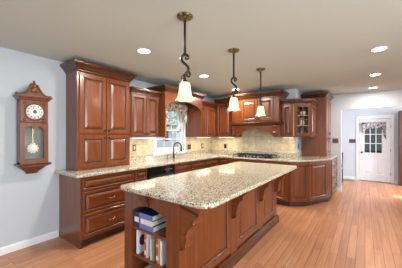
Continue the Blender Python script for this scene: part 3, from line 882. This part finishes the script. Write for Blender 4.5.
front(t, org, (-0.905, 5.05), (-0.905, 5.63), UZ + 0.02, UZ + 0.68, 'side_panel', stile=0.06)
crown(pG, [1, 1, 1, 0, 0], 2.035, t, org, 0.85)
def tumbler(name, label, cat, loc, prof, m, grp=None):
    mb = MB(); mb.lathe(prof, M[m], (0, 0, 0), 14); o = mb.build(name, None, loc); return tag(o, label, cat, grp)
tumbler('glass_vase', 'small blue glass vase on the bottom shelf of the glass-door cabinet', 'vase', (-1.075, 5.02, UZ + 0.02), [(0.03, 0), (0.042, 0.03), (0.045, 0.09), (0.02, 0.14), (0.025, 0.17)], 'shelfglass')
tumbler('china_jug', 'white china jug on the middle shelf of the glass-door cabinet', 'jug', (-1.07, 5.03, UZ + 0.245), [(0.03, 0), (0.05, 0.04), (0.045, 0.09), (0.03, 0.12), (0.036, 0.15)], 'china')
tumbler('china_bowl', 'white china bowl on the top shelf of the glass-door cabinet', 'bowl', (-1.06, 5.04, UZ + 0.455), [(0.025, 0), (0.03, 0.01), (0.06, 0.05), (0.068, 0.075), (0.06, 0.07), (0.02, 0.015)], 'china')
# tall pantry standing on the worktop
org = (-1.2, 5.66, CT1)
t = thing('pantry_cabinet', 'tall cherry pantry cabinet standing on the right end of the worktop', 'cabinet', org)
pP = rect(RET + 0.003, -0.715, 5.66, WC - 0.02)
carcass(t, org, pP, CT1 + 0.001, 2.27)
crown(pP, [1, 1, 0, 0], 2.25, t, org, 0.95)
for a, b, s in ((5.675, 6.07, 'r'), (6.075, 6.47, 'l')):
    front(t, org, (-0.715, a), (-0.715, b), 1.385, 2.24, 'door', 'knob_b' + s)
    front(t, org, (-0.715, a), (-0.715, b), CT1 + 0.02, 1.375, 'door', 'knob_t' + s)

# ------------------------------------------------------------------ under-cabinet lights
def strip(label, x0, x1, y0, y1, e=0.8):
    t = thing('under_cabinet_light', label, 'light', ((x0 + x1) / 2, (y0 + y1) / 2, UZ), 0, 'strip lights under the wall cabinets')
    lx, ly = (x1 - x0) / 2, (y1 - y0) / 2
    mb = MB(); mb.box(-lx, lx, -ly, ly, -0.018, 0, M['white']); mb.build('housing', t)
    mb = MB(); mb.box(-lx + 0.012, lx - 0.012, -ly + 0.012, ly - 0.012, -0.022, -0.018, M['strip']); mb.build('diffuser', t)
    light('under_cabinet_glow', 'AREA', ((x0 + x1) / 2, (y0 + y1) / 2, UZ - 0.026), e, (1.0, 0.84, 0.55), (0, 0, 0), x1 - x0, y1 - y0)
strip('strip light under the two-door cabinet left of the sink window', -3.17, -3.09, 2.28, 2.78)
strip('strip light under the corner cabinet right of the sink window', -3.17, -3.09, 4.08, 4.60, 1.0)
strip('strip light under the single-door cabinet left of the hood', -3.0, -2.58, 4.81, 4.89, 0.9)
strip('strip light under the single-door cabinet right of the hood', -1.40, -1.20, 4.81, 4.89, 0.5)
light('hood_glow', 'AREA', (-1.9, 4.76, 1.655), 1.2, (1.0, 0.86, 0.62), (0, 0, 0), 0.6, 0.25)

# ------------------------------------------------------------------ cooktop
t = thing('gas_cooktop', 'black gas cooktop with iron grates set in the worktop below the hood', 'cooktop', (-2.0, 4.755, CT1))
mb = MB(); mb.box(-0.455, 0.455, -0.25, 0.25, 0.0, 0.010, M['blackglass']); mb.build('glass_top', t, bevel=0.004)
for x, y, r in ((-0.30, 0.10, 0.05), (-0.30, -0.12, 0.04), (0.0, 0.02, 0.065), (0.30, 0.10, 0.05), (0.30, -0.12, 0.04)):
    mb = MB(); mb.lathe([(r, 0.010), (r, 0.022), (r * 0.8, 0.026), (r * 0.75, 0.034), (0.005, 0.036)], M['iron'], (x, y, 0), 16); mb.build('burner', t)
for x0 in (-0.44, -0.145, 0.15):
    mb = MB()
    x1 = x0 + 0.285
    for a, b, c, d in ((x0, x1, -0.21, -0.195), (x0, x1, 0.195, 0.21), (x0, x0 + 0.015, -0.21, 0.21), (x1 - 0.015, x1, -0.21, 0.21), ((x0 + x1) / 2 - 0.007, (x0 + x1) / 2 + 0.007, -0.21, 0.21), (x0, x1, -0.007, 0.007)):
        mb.box(a, b, c, d, 0.040, 0.055, M['iron'])
    for a in (x0 + 0.004, x1 - 0.016):
        for c in (-0.206, 0.194): mb.box(a, a + 0.012, c, c + 0.012, 0.010, 0.042, M['iron'])
    mb.build('grate', t)
for k in range(5):
    mb = MB(); mb.lathe([(0.018, 0.010), (0.017, 0.030), (0.008, 0.034)], M['steel'], (-0.16 + k * 0.08, -0.225, 0), 12); mb.build('control_knob', t)

# ------------------------------------------------------------------ faucet
t = thing('kitchen_faucet', 'dark bronze gooseneck faucet on the worktop in front of the sink window', 'faucet', (-3.25, 3.43, CT1))
mb = MB(); mb.lathe([(0.030, 0), (0.030, 0.008), (0.022, 0.016), (0.020, 0.09), (0.016, 0.10)], M['bronze'], n=16); mb.build('base', t)
pts = [(0, 0, 0.09), (0, 0, 0.24)]
for k in range(1, 13):
    a = PI - PI * k / 12 * 1.06
    pts.append((0.075 + 0.075 * math.cos(a), 0.035 * (1 + math.cos(a)), 0.24 + 0.085 * math.sin(a)))
mb = MB(); mb.tube(pts, 0.0135, M['bronze'], 10); mb.build('spout', t)
e = Vector(pts[-1])
mb = MB(); mb.lathe([(0.013, 0.01), (0.017, -0.01), (0.018, -0.07), (0.013, -0.075)], M['bronze'], tuple(e), 12); mb.build('spray_head', t)
mb = MB(); mb.tube([(0.0, 0.015, 0.06), (0.0, 0.05, 0.075), (0.01, 0.085, 0.12)], [0.008, 0.007, 0.006], M['bronze']); mb.build('lever', t)
t = thing('soap_dispenser', 'small bronze soap dispenser standing left of the faucet', 'soap dispenser', (-3.25, 3.24, CT1))
mb = MB(); mb.lathe([(0.018, 0), (0.018, 0.006), (0.010, 0.012), (0.009, 0.05)], M['bronze'], n=12); mb.build('base', t)
mb = MB(); mb.tube([(0, 0, 0.05), (0, 0, 0.075), (0.02, 0, 0.085), (0.06, 0, 0.08)], 0.006, M['bronze']); mb.build('nozzle', t)

# ------------------------------------------------------------------ curtains
def swag(name, label, rows, mat, loc):
    """cloth hung in folds: rows = function u -> (z_top, z_bottom), surface along y"""
    mb = MB(); i = mb.mi(M[mat])
    n, k = rows['n'], 10
    grid = []
    for a in range(n + 1):
        u = a / n
        zt, zb = rows['top'], rows['low'](u)
        col = []
        for b in range(k + 1):
            v = b / k
            d = rows['depth'] * (0.35 + 0.65 * v) * math.sin(u * PI * rows['folds']) + 0.006 * math.sin(v * 9 + u * 20)
            col.append((d, u * rows['w'], zt + (zb - zt) * v))
        grid.append(col)
    if rows.get('axis') == 'x': P = lambda p: (p[1], -p[0], p[2])
    else: P = lambda p: p
    vs = [[mb.bm.verts.new(P(p)) for p in c] for c in grid]
    for a in range(n):
        for b in range(k): mb.face((vs[a][b], vs[a + 1][b], vs[a + 1][b + 1], vs[a][b + 1]), i, True)
    o = mb.build(name, None, loc)
    s = o.modifiers.new('cloth', 'SOLIDIFY'); s.thickness = 0.003
    return o
def lowA(u):
    e = abs(u - 0.5) * 2
    return -0.20 - 0.22 * max(0, (e - 0.45) / 0.55) ** 1.3 + 0.018 * abs(math.sin(u * PI * 5)) - (0.05 if u > 0.8 else 0)
o = swag('window_valance', '', {'n': 60, 'top': 0.0, 'low': lowA, 'w': 0.93, 'depth': 0.018, 'folds': 13}, 'floral', (WA + 0.095, 3.00, 2.085))
tag(o, 'cream and red floral cloth valance hanging over the top of the sink window', 'curtain')
mb = MB(); mb.tube([(0, 0, 0), (0, 0.99, 0)], 0.010, M['white']); o = mb.build('curtain_rod', None, (WA + 0.055, 2.885, 2.072)); tag(o, 'thin rod carrying the floral valance above the sink window', 'curtain rod')
def lowD(u):
    e = abs(u - 0.5) * 2
    return -0.20 - 0.22 * max(0, (e - 0.55) / 0.45) ** 1.2 + 0.02 * abs(math.sin(u * PI * 4)) - (0.12 if u > 0.86 else 0)
o = swag('door_valance', '', {'n': 50, 'top': 0.0, 'low': lowD, 'w': 0.58, 'depth': 0.014, 'folds': 11, 'axis': 'x'}, 'floral_dark', (DX0 + 0.065, HD - 0.056, 1.80))
tag(o, 'dark floral cloth valance covering the top panes of the white entry door', 'curtain')
mb = MB(); mb.tube([(0, 0, 0), (0.62, 0, 0)], 0.006, M['white']); mb.tube([(0.0, 0, 0), (0, 0.035, 0)], 0.005, M['white']); mb.tube([(0.62, 0, 0), (0.62, 0.035, 0)], 0.005, M['white'])
o = mb.build('curtain_rod', None, (DX0 + 0.05, HD - 0.032, 1.795)); tag(o, 'slim rod carrying the dark floral valance on the entry door', 'curtain rod')

# ------------------------------------------------------------------ wall clock
CY, CW, CDp = 0.978, 0.288, 0.125
org = (WA, CY, 0.91)
t = thing('wall_clock', 'carved wooden pendulum wall clock hanging on the white wall', 'clock', org)
hw = CW / 2
FXc = CDp
mb = MB()
zb, zt = 0.135, 0.905
mb.box(0.0, 0.015, -hw, hw, zb, zt, M['greyback'])
for a, b in ((-hw, -hw + 0.016), (hw - 0.016, hw)): mb.box(0.0, FXc, a, b, zb, zt, M['oak'])
mb.box(0.0, FXc, -hw, hw, zt - 0.016, zt, M['oak']); mb.box(0.0, FXc, -hw, hw, zb, zb + 0.016, M['oak'])
mb.build('case', t)
# dial panel with round opening ring
mb = MB(); mb.box(FXc - 0.01, FXc + 0.006, -hw, hw, 0.635, zt, M['oak'])
for sy in (-1, 1):
    mb.box(FXc + 0.006, FXc + 0.014, sy * (hw - 0.014) - 0.012, sy * (hw - 0.014) + 0.012, 0.64, zt, M['oak'])
dp = mb.build('dial_panel', t, bevel=0.003)
for sy in (-1, 1):
    for zz in (0.665, 0.865):
        mb = MB(); mb.ball((FXc + 0.008, sy * 0.095, zz), 0.018, M['oak'], 0.5, 1.2, 1); mb.build('carving', dp)
mb = MB(); mb.lathe([(0.104, FXc + 0.004), (0.104, FXc + 0.018), (0.096, FXc + 0.022), (0.090, FXc + 0.014)], M['oak'], (0, 0, 0.765), 32, 'x', (False, False)); mb.build('dial_ring', t)
mb = MB(); mb.lathe([(0.092, FXc + 0.006), (0.092, FXc + 0.013), (0.002, FXc + 0.013)], M['ivory'], (0, 0, 0.765), 32, 'x')
for k in range(12):
    a = k * PI / 6
    c, s = math.sin(a), math.cos(a)
    p = [(0.060, -0.005), (0.082, -0.005), (0.082, 0.005), (0.060, 0.005)]
    mb.prism([(r * c + q * s, 0.765 + r * s - q * c) for r, q in p], 'x', FXc + 0.013, FXc + 0.0145, M['inkblue'])
mb.prism([(0.022 * math.cos(j * PI / 8), 0.765 + 0.022 * math.sin(j * PI / 8)) for j in range(16)], 'x', FXc + 0.013, FXc + 0.0142, M['inkblue'])
dl = mb.build('dial', t)
for ang, ln in ((0.35, 0.045), (-0.30, 0.068)):
    c, s = math.sin(ang), math.cos(ang)
    mb = MB(); mb.prism([(r * c + q * s, 0.765 + r * s - q * c) for r, q in ((-0.01, -0.003), (ln, -0.0015), (ln, 0.0015), (-0.01, 0.003))], 'x', FXc + 0.015, FXc + 0.017, M['black']); mb.build('hand', dl)
# lower door with waved top opening and glass
mb = MB(); fw = 0.042
mb.box(FXc - 0.006, FXc + 0.012, -hw, -hw + fw, zb + 0.0, 0.63, M['oak']); mb.box(FXc - 0.006, FXc + 0.012, hw - fw, hw, zb, 0.63, M['oak'])
mb.box(FXc - 0.006, FXc + 0.012, -hw + fw, hw - fw, zb, zb + 0.055, M['oak'])
n = 16
for k in range(n):
    u0, u1 = k / n, (k + 1) / n
    f = lambda u: 0.575 - 0.018 * math.cos(u * 4 * PI) - 0.012 * (1 - math.sin(PI * u))
    a, b = -hw + fw + (CW - 2 * fw) * u0, -hw + fw + (CW - 2 * fw) * u1
    mb.prism([(a, f(u0)), (b, f(u1)), (b, 0.63), (a, 0.63)], 'x', FXc - 0.006, FXc + 0.012, M['oak'])
gd = mb.build('lower_door', t)
mb = MB(); mb.box(FXc - 0.002, FXc + 0.001, -hw + fw, hw - fw, zb + 0.05, 0.60, M['glass']); mb.build('pane', gd)
mb = MB(); mb.box(0.055, 0.060, -0.005, 0.005, 0.30, 0.63, M['brass'])
mb.lathe([(0.006, 0.050), (0.050, 0.056), (0.054, 0.062), (0.046, 0.070), (0.006, 0.076)], M['ivory'], (0, 0, 0.315), 10, 'x')
for k in range(10):
    a = k * PI / 5; mb.ball((0.063, 0.052 * math.cos(a), 0.315 + 0.052 * math.sin(a)), 0.014, M['ivory'], 0.6, 1, 1, 8)
mb.build('pendulum', t)
# top mouldings and pediment
mb = MB()
poly_loft(mb, rect(0, FXc + 0.012, -hw, hw), [1, 1, 1, 0], [(0.0, zt), (0.012, zt + 0.006), (0.016, zt + 0.02), (0.034, zt + 0.036), (0.036, zt + 0.05), (0.02, zt + 0.054)], M['oak'])
mb.build('cornice', t)
half = [(0.178, 0.950), (0.176, 0.972), (0.150, 0.965), (0.115, 0.975), (0.085, 1.000), (0.060, 1.040), (0.040, 1.078), (0.026, 1.100)]
out = [(-y, z) for y, z in half] + [(0, 1.118)] + [(y, z) for y, z in reversed(half)]
mb = MB()
for a, b in zip(out[:-1], out[1:]):
    if abs(b[0] - a[0]) > 1e-4: mb.prism([(a[0], 0.95), (b[0], 0.95), b, a], 'x', FXc - 0.03, FXc - 0.005, M['oak'])
pd = mb.build('pediment', t)
for pts in (half,):
    for sy in (-1, 1):
        mb = MB(); mb.tube([(FXc, sy * y, z + 0.004) for y, z in pts], [0.012, 0.012, 0.011, 0.010, 0.010, 0.010, 0.011, 0.013], M['oak'], 8); mb.build('scroll_edge', pd)
mb = MB()
mb.ball((FXc, 0, 1.045), 0.036, M['oak'], 0.5, 0.9, 1.2); mb.ball((FXc + 0.004, 0.022, 1.02), 0.02, M['oak'], 0.7); mb.ball((FXc + 0.004, -0.022, 1.02), 0.02, M['oak'], 0.7)
mb.lathe([(0.014, 1.09), (0.020, 1.105), (0.012, 1.12), (0.016, 1.128), (0.009, 1.145), (0.003, 1.155)], M['oak'], (FXc - 0.01, 0, 0), 12)
mb.build('carved_finial', pd)
mb = MB(); mb.ball((FXc + 0.020, 0, 1.078), 0.011, M['brass']); mb.build('brass_stud', pd)
# base
mb = MB()
poly_loft(mb, rect(0, FXc + 0.012, -hw, hw), [1, 1, 1, 0], [(-0.012, zb - 0.045), (0.0, zb - 0.035), (0.024, zb - 0.022), (0.030, zb - 0.008), (0.022, zb)], M['oak'])
mb.build('base_moulding', t)
mb = MB()
for (w0, d0, z0), (w1, d1, z1) in zip([(0.055, 0.03, 0.0), (0.062, 0.045, 0.018), (0.066, 0.055, 0.03), (0.10, 0.075, 0.055)], [(0.062, 0.045, 0.018), (0.066, 0.055, 0.03), (0.10, 0.075, 0.055), (0.132, 0.105, 0.091)]):
    mb.loft([[(0, -w0, z0), (d0, -w0, z0), (d0, w0, z0), (0, w0, z0)], [(0, -w1, z1), (d1, -w1, z1), (d1, w1, z1), (0, w1, z1)]], M['oak'])
mb.build('bracket_base', t)

# ------------------------------------------------------------------ pendants
def spiral(c, r0, r1, a0, a1, n=18):
    out = []
    for k in range(n + 1):
        u = k / n; a = a0 + (a1 - a0) * u; r = r0 + (r1 - r0) * u
        out.append((c[0] + r * math.cos(a), 0.0, c[1] + r * math.sin(a)))
    return out
def make_pendant(label, loc, rz):
    t = thing('pendant_lamp', label, 'pendant lamp', loc, rz, 'pendant lamps over the island')
    mb = MB(); mb.lathe([(0.068, 0.0), (0.070, -0.008), (0.060, -0.016), (0.040, -0.022), (0.014, -0.030), (0.008, -0.045)], M['patina'], n=24); mb.build('canopy', t)
    for a in (0.4, 0.4 + PI):
        m2 = MB(); m2.ball((0.045 * math.cos(a), 0.045 * math.sin(a), -0.022), 0.007, M['bronze']); m2.build('screw', t)
    mb = MB(); mb.tube([(0, 0, -0.03), (0, 0, -0.335)], 0.0105, M['bronze'], 8); mb.build('rod', t)
    # S scroll of forged iron
    mb = MB()
    mb.tube([(0, 0, -0.325), (-0.010, 0, -0.333), (-0.026, 0, -0.350), (-0.030, 0, -0.372), (-0.018, 0, -0.395), (0.006, 0, -0.415), (0.026, 0, -0.436), (0.032, 0, -0.458), (0.020, 0, -0.480), (0.004, 0, -0.497), (-0.002, 0, -0.52), (0, 0, -0.56)], 0.0115, M['bronze'], 8)
    mb.tube([(-0.002, 0, -0.330), (0.018, 0, -0.334), (0.032, 0, -0.348), (0.028, 0, -0.368), (0.010, 0, -0.372), (0.002, 0, -0.358), (0.012, 0, -0.352)], [0.011, 0.011, 0.010, 0.009, 0.008, 0.008, 0.010], M['bronze'], 8)
    mb.tube([(0.022, 0, -0.474), (0.036, 0, -0.482), (0.046, 0, -0.500), (0.038, 0, -0.520), (0.020, 0, -0.518), (0.016, 0, -0.502), (0.026, 0, -0.498)], [0.010, 0.011, 0.010, 0.009, 0.008, 0.008, 0.010], M['bronze'], 8)
    mb.tube([(0.002, 0, -0.50), (-0.016, 0, -0.505), (-0.030, 0, -0.520), (-0.026, 0, -0.538), (-0.014, 0, -0.532)], 0.006, M['bronze'], 8)
    mb.build('scroll', t)
    mb = MB(); mb.lathe([(0.010, -0.545), (0.024, -0.555), (0.028, -0.575), (0.032, -0.582), (0.030, -0.590)], M['bronze'], n=16); mb.build('socket', t)
    mb = MB()
    prof = [(0.028, -0.568), (0.040, -0.574), (0.047, -0.592), (0.050, -0.620), (0.053, -0.650), (0.058, -0.680), (0.068, -0.705), (0.081, -0.722)]
    n = 28; rings = []
    for r, z in prof:
        k0 = max(0, (-z - 0.66) / 0.07)
        rings.append([(r * (1 + 0.05 * k0 * math.cos(6 * 2 * PI * j / n)) * math.cos(2 * PI * j / n), r * (1 + 0.05 * k0 * math.cos(6 * 2 * PI * j / n)) * math.sin(2 * PI * j / n), z - 0.006 * k0 * math.cos(6 * 2 * PI * j / n)) for j in range(n)])
    mb.loft(rings, M['shade'], (False, False), smooth=True)
    mb.build('glass_shade', t)
    mb = MB(); mb.ball((0, 0, -0.645), 0.024, M['bulb'], 1, 1, 1.25); mb.build('bulb', t)
    return t
PEND = [(-1.245, 1.452, CZ), (-1.265, 2.373, CZ), (-1.29, 3.29, CZ)]
p0 = make_pendant('pendant lamp with cream bell shade hanging nearest the bookcase end of the island', PEND[0], YAW)
dup(p0, PEND[1], 'pendant lamp with cream bell shade hanging over the middle of the island')
dup(p0, PEND[2], 'pendant lamp with cream bell shade hanging over the far end, nearest the range hood', YAW + PI / 2)
for x, y, z in PEND:
    light('pendant_glow', 'POINT', (x, y, z - 0.70), 0.06, (1.0, 0.80, 0.52), size=0.02)

# ------------------------------------------------------------------ recessed lights
def make_can(label, loc):
    t = thing('recessed_light', label, 'ceiling light', loc, 0, 'recessed ceiling lights')
    mb = MB(); mb.lathe([(0.088, 0.0), (0.088, -0.005), (0.078, -0.009), (0.068, -0.006), (0.068, 0.0)], M['white'], n=28, caps=(False, False)); mb.build('trim_ring', t)
    mb = MB(); mb.lathe([(0.068, -0.003), (0.002, -0.0035)], M['lens'], n=28, caps=(True, True)); mb.build('lens', t)
    return t
CANS = [((-2.154, 1.753), 'recessed ceiling light above the aisle by the tall four-door cabinet'), ((-2.223, 3.096), 'recessed ceiling light in front of the sink window'), ((-2.30, 4.40), 'recessed ceiling light farthest back, in front of the range hood'),
        ((0.133, 3.366), 'largest and nearest of the three recessed lights over the walkway'), ((0.135, 4.722), 'middle one of the three recessed lights over the walkway'), ((0.138, 5.98), 'recessed light over the walkway nearest the hall opening')]
c0 = None
for (x, y), lb in CANS:
    if c0 is None: c0 = make_can(lb, (x, y, CZ))
    else: dup(c0, (x, y, CZ), lb)
    light('can_glow', 'AREA', (x, y, CZ - 0.012), 16 if x < -1 else 9, (1.0, 0.93, 0.82), (0, 0, 0), 0.13, shape='DISK')

# ------------------------------------------------------------------ outlets and switches
def plate(label, loc, rz, w=0.075, h=0.118, m='plate_red', kind='outlet', inner='plate', n=1):
    t = thing('wall_' + kind, label, kind if kind == 'outlet' else 'light switch', loc, rz, 'electric wall plates')
    mb = MB(); mb.box(-w / 2, w / 2, -0.006, 0, -h / 2, h / 2, M[m]); mb.build('cover_plate', t, bevel=0.002)
    for k in range(n):
        x = (k - (n - 1) / 2) * 0.046
        mb = MB(); mb.box(x - 0.015, x + 0.015, -0.010, -0.006, -0.034, 0.034, M[inner]); mb.build('socket' if kind == 'outlet' else 'rocker', t, bevel=0.001)
    return t
TX = WA + 0.010
plate('brown outlet with a cream socket on the tile beside the tall cabinet', (TX, 2.528, 1.165), PI / 2)
plate('wide brown switch plate on the tile right of the sink window', (TX, 4.10, 1.12), PI / 2, 0.12, 0.118, 'plate_red', 'switch', 'plate_red', 2)
plate('outlet with almond sockets on the side-wall tile near the inner corner', (TX, 4.63, 1.125), PI / 2, inner='plate', m='bronze')
plate('dark outlet on the range-wall tile left of the cooktop', (-2.95, WB - 0.010, 1.115), 0, m='bronze', inner='bronze')
plate('dark bronze outlet on the white wall return beside the pantry', (RET, 5.36, 1.15), PI / 2, m='bronze', inner='bronze')
plate('dark brown switch plate on the white wall end beside the pantry', (-0.60, WC, 1.26), 0, 0.125, 0.118, 'glaze', 'switch', 'plate_red', 2)
plate('dark brown switch plate on the hall wall left of the entry door', (-0.325, HD, 1.22), 0, 0.165, 0.118, 'glaze', 'switch', 'plate_red', 3)

# ------------------------------------------------------------------ hall furniture
t = thing('wooden_chair', 'dark wooden chair standing in the hall behind the end of the white wall', 'chair', (-0.735, 7.5, 0))
for sx in (-1, 1):
    mb = MB(); mb.tube([(sx * 0.20, -0.19, 0), (sx * 0.205, -0.20, 0.44)], [0.015, 0.019], M['darkwood']); mb.build('leg', t)
    mb = MB(); mb.tube([(sx * 0.20, 0.20, 0), (sx * 0.20, 0.19, 0.45), (sx * 0.205, 0.23, 0.90)], [0.015, 0.019, 0.014], M['darkwood']); mb.build('leg', t)
mb = MB(); mb.box(-0.22, 0.22, -0.22, 0.205, 0.44, 0.47, M['darkwood']); mb.build('seat', t, bevel=0.008)
mb = MB(); mb.box(-0.21, 0.21, 0.212, 0.236, 0.80, 0.885, M['plate_red']); mb.build('top_rail', t, bevel=0.006)
for k in range(4):
    x = -0.12 + k * 0.08
    mb = MB(); mb.tube([(x, 0.19, 0.46), (x, 0.224, 0.81)], 0.008, M['darkwood']); mb.build('spindle', t)
mb = MB(); mb.box(-0.62, -0.28, 8.12, 8.48, 0.001, 0.012, M['doormat']); o = mb.build('door_mat'); tag(o, 'small grey green mat on the hall floor left of the entry door', 'mat')
t = thing('hall_cupboard', 'dark brown wooden cupboard standing right of the white entry door', 'cupboard', (0.765, 8.17, 0))
mb = MB(); mb.box(0, 0.85, 0.02, 0.345, 0.04, 2.08, M['darkwood']); mb.build('body', t)
mb = MB(); mb.box(-0.004, 0.855, 0.015, 0.345, 0, 0.07, M['darkwood']); mb.build('plinth', t)
for a, b, s in ((0.005, 0.42, 'r'), (0.43, 0.845, 'l')):
    d = raised_panel(b - a, 1.0, mat='darkwood').build('door', t, (a, 0.02, 1.05)); knob(d, 0.03 if s == 'l' else b - a - 0.03, 0.06)
    d = raised_panel(b - a, 0.94, mat='darkwood').build('door', t, (a, 0.02, 0.09)); knob(d, 0.03 if s == 'l' else b - a - 0.03, 0.88)

# ------------------------------------------------------------------ outdoors, seen through the sink window and the door panes
mb = MB(); mb.box(-40, WA - 0.3, -15, 35, -0.3, -0.2, M['lawn']); struct('ground', mb)
mb = MB(); mb.box(-3.3, 8, HD + 0.3, 20, -0.3, -0.2, M['lawn']); struct('ground_porch', mb)
def tree(name, label, loc, h, r, mat, nleaf, trunk=True):
    t = thing(name, label, 'tree' if trunk else 'hedge', loc)
    rng = random.Random(hash(label) % 1000 if False else len(label))
    if trunk:
        mb = MB(); mb.tube([(0, 0, 0), (0.05, 0, h * 0.4), (0, 0.05, h * 0.75)], [0.14, 0.10, 0.04], M['bark'])
        for k in range(5):
            a = k * 1.3; mb.tube([(0.03, 0, h * (0.4 + 0.05 * k)), (r * 0.6 * math.cos(a), r * 0.6 * math.sin(a), h * (0.62 + 0.05 * k))], [0.05, 0.015], M['bark'], 6)
        mb.build('trunk', t)
    mb = MB(); i = mb.mi(M[mat])
    blobs = [(rng.uniform(-.5, .5) * r, rng.uniform(-.5, .5) * r, h * rng.uniform(0.5, 0.9), r * rng.uniform(.4, .65)) for _ in range(9)]
    for _ in range(nleaf):
        bx_, by_, bz_, br_ = rng.choice(blobs)
        d = Vector((rng.gauss(0, 1), rng.gauss(0, 1), rng.gauss(0, 1))).normalized() * br_ * rng.uniform(0.6, 1.0)
        p = Vector((bx_, by_, bz_)) + d
        u = Vector((rng.gauss(0, 1), rng.gauss(0, 1), rng.gauss(0, 1))).normalized(); v = u.orthogonal().normalized()
        s = rng.uniform(0.06, 0.12)
        mb.face([mb.bm.verts.new(p + q) for q in (u * s, v * s * 0.5, -u * s, -v * s * 0.5)], i)
    mb.build('foliage', t)
tree('leafy_tree', 'green leafy tree in the yard beyond the sink window', (-10.5, 9.0, -0.2), 4.5, 1.9, 'leaf', 1300)
tree('leafy_tree', 'farther green tree in the yard behind the sink window', (-13.0, 15.5, -0.2), 5.0, 2.2, 'leaf', 1500)
t = thing('neighbour_house', 'blue grey house with grey roof beyond the yard outside the sink window', 'house', (-22, 17, -0.2))
mb = MB(); mb.box(-3, 3, -3.5, 3.5, 0, 3.0, M['siding']); mb.build('walls', t)
mb = MB(); mb.prism([(-3.8, 2.9), (3.8, 2.9), (0, 4.8)], 'x', -3.3, 3.3, M['roofing']); mb.build('roof', t)
for yy in (-2.0, 1.2):
    mb = MB(); mb.box(3.0, 3.05, yy, yy + 0.9, 1.0, 2.3, M['black']); mb.build('window', t)
mb = MB(); rng = random.Random(3); i = mb.mi(M['darkleaf'])
mb.box(-3.0, 3.0, 0.1, 0.9, 0, 2.3, M['darkleaf'])
for _ in range(2500):
    p = Vector((rng.uniform(-3.1, 3.1), rng.choice((rng.uniform(-0.05, 0.1), rng.uniform(0, 1))), rng.uniform(0, 2.4)))
    u = Vector((rng.gauss(0, 1), rng.gauss(0, 1), rng.gauss(0, 1))).normalized(); v = u.orthogonal().normalized(); s = rng.uniform(0.05, 0.1)
    mb.face([mb.bm.verts.new(p + q) for q in (u * s, v * s * 0.5, -u * s, -v * s * 0.5)], i)
o = mb.build('garden_hedge', None, (0.3, 11.2, -0.2)); tag(o, 'dark evergreen hedge outside the panes of the entry door', 'hedge')
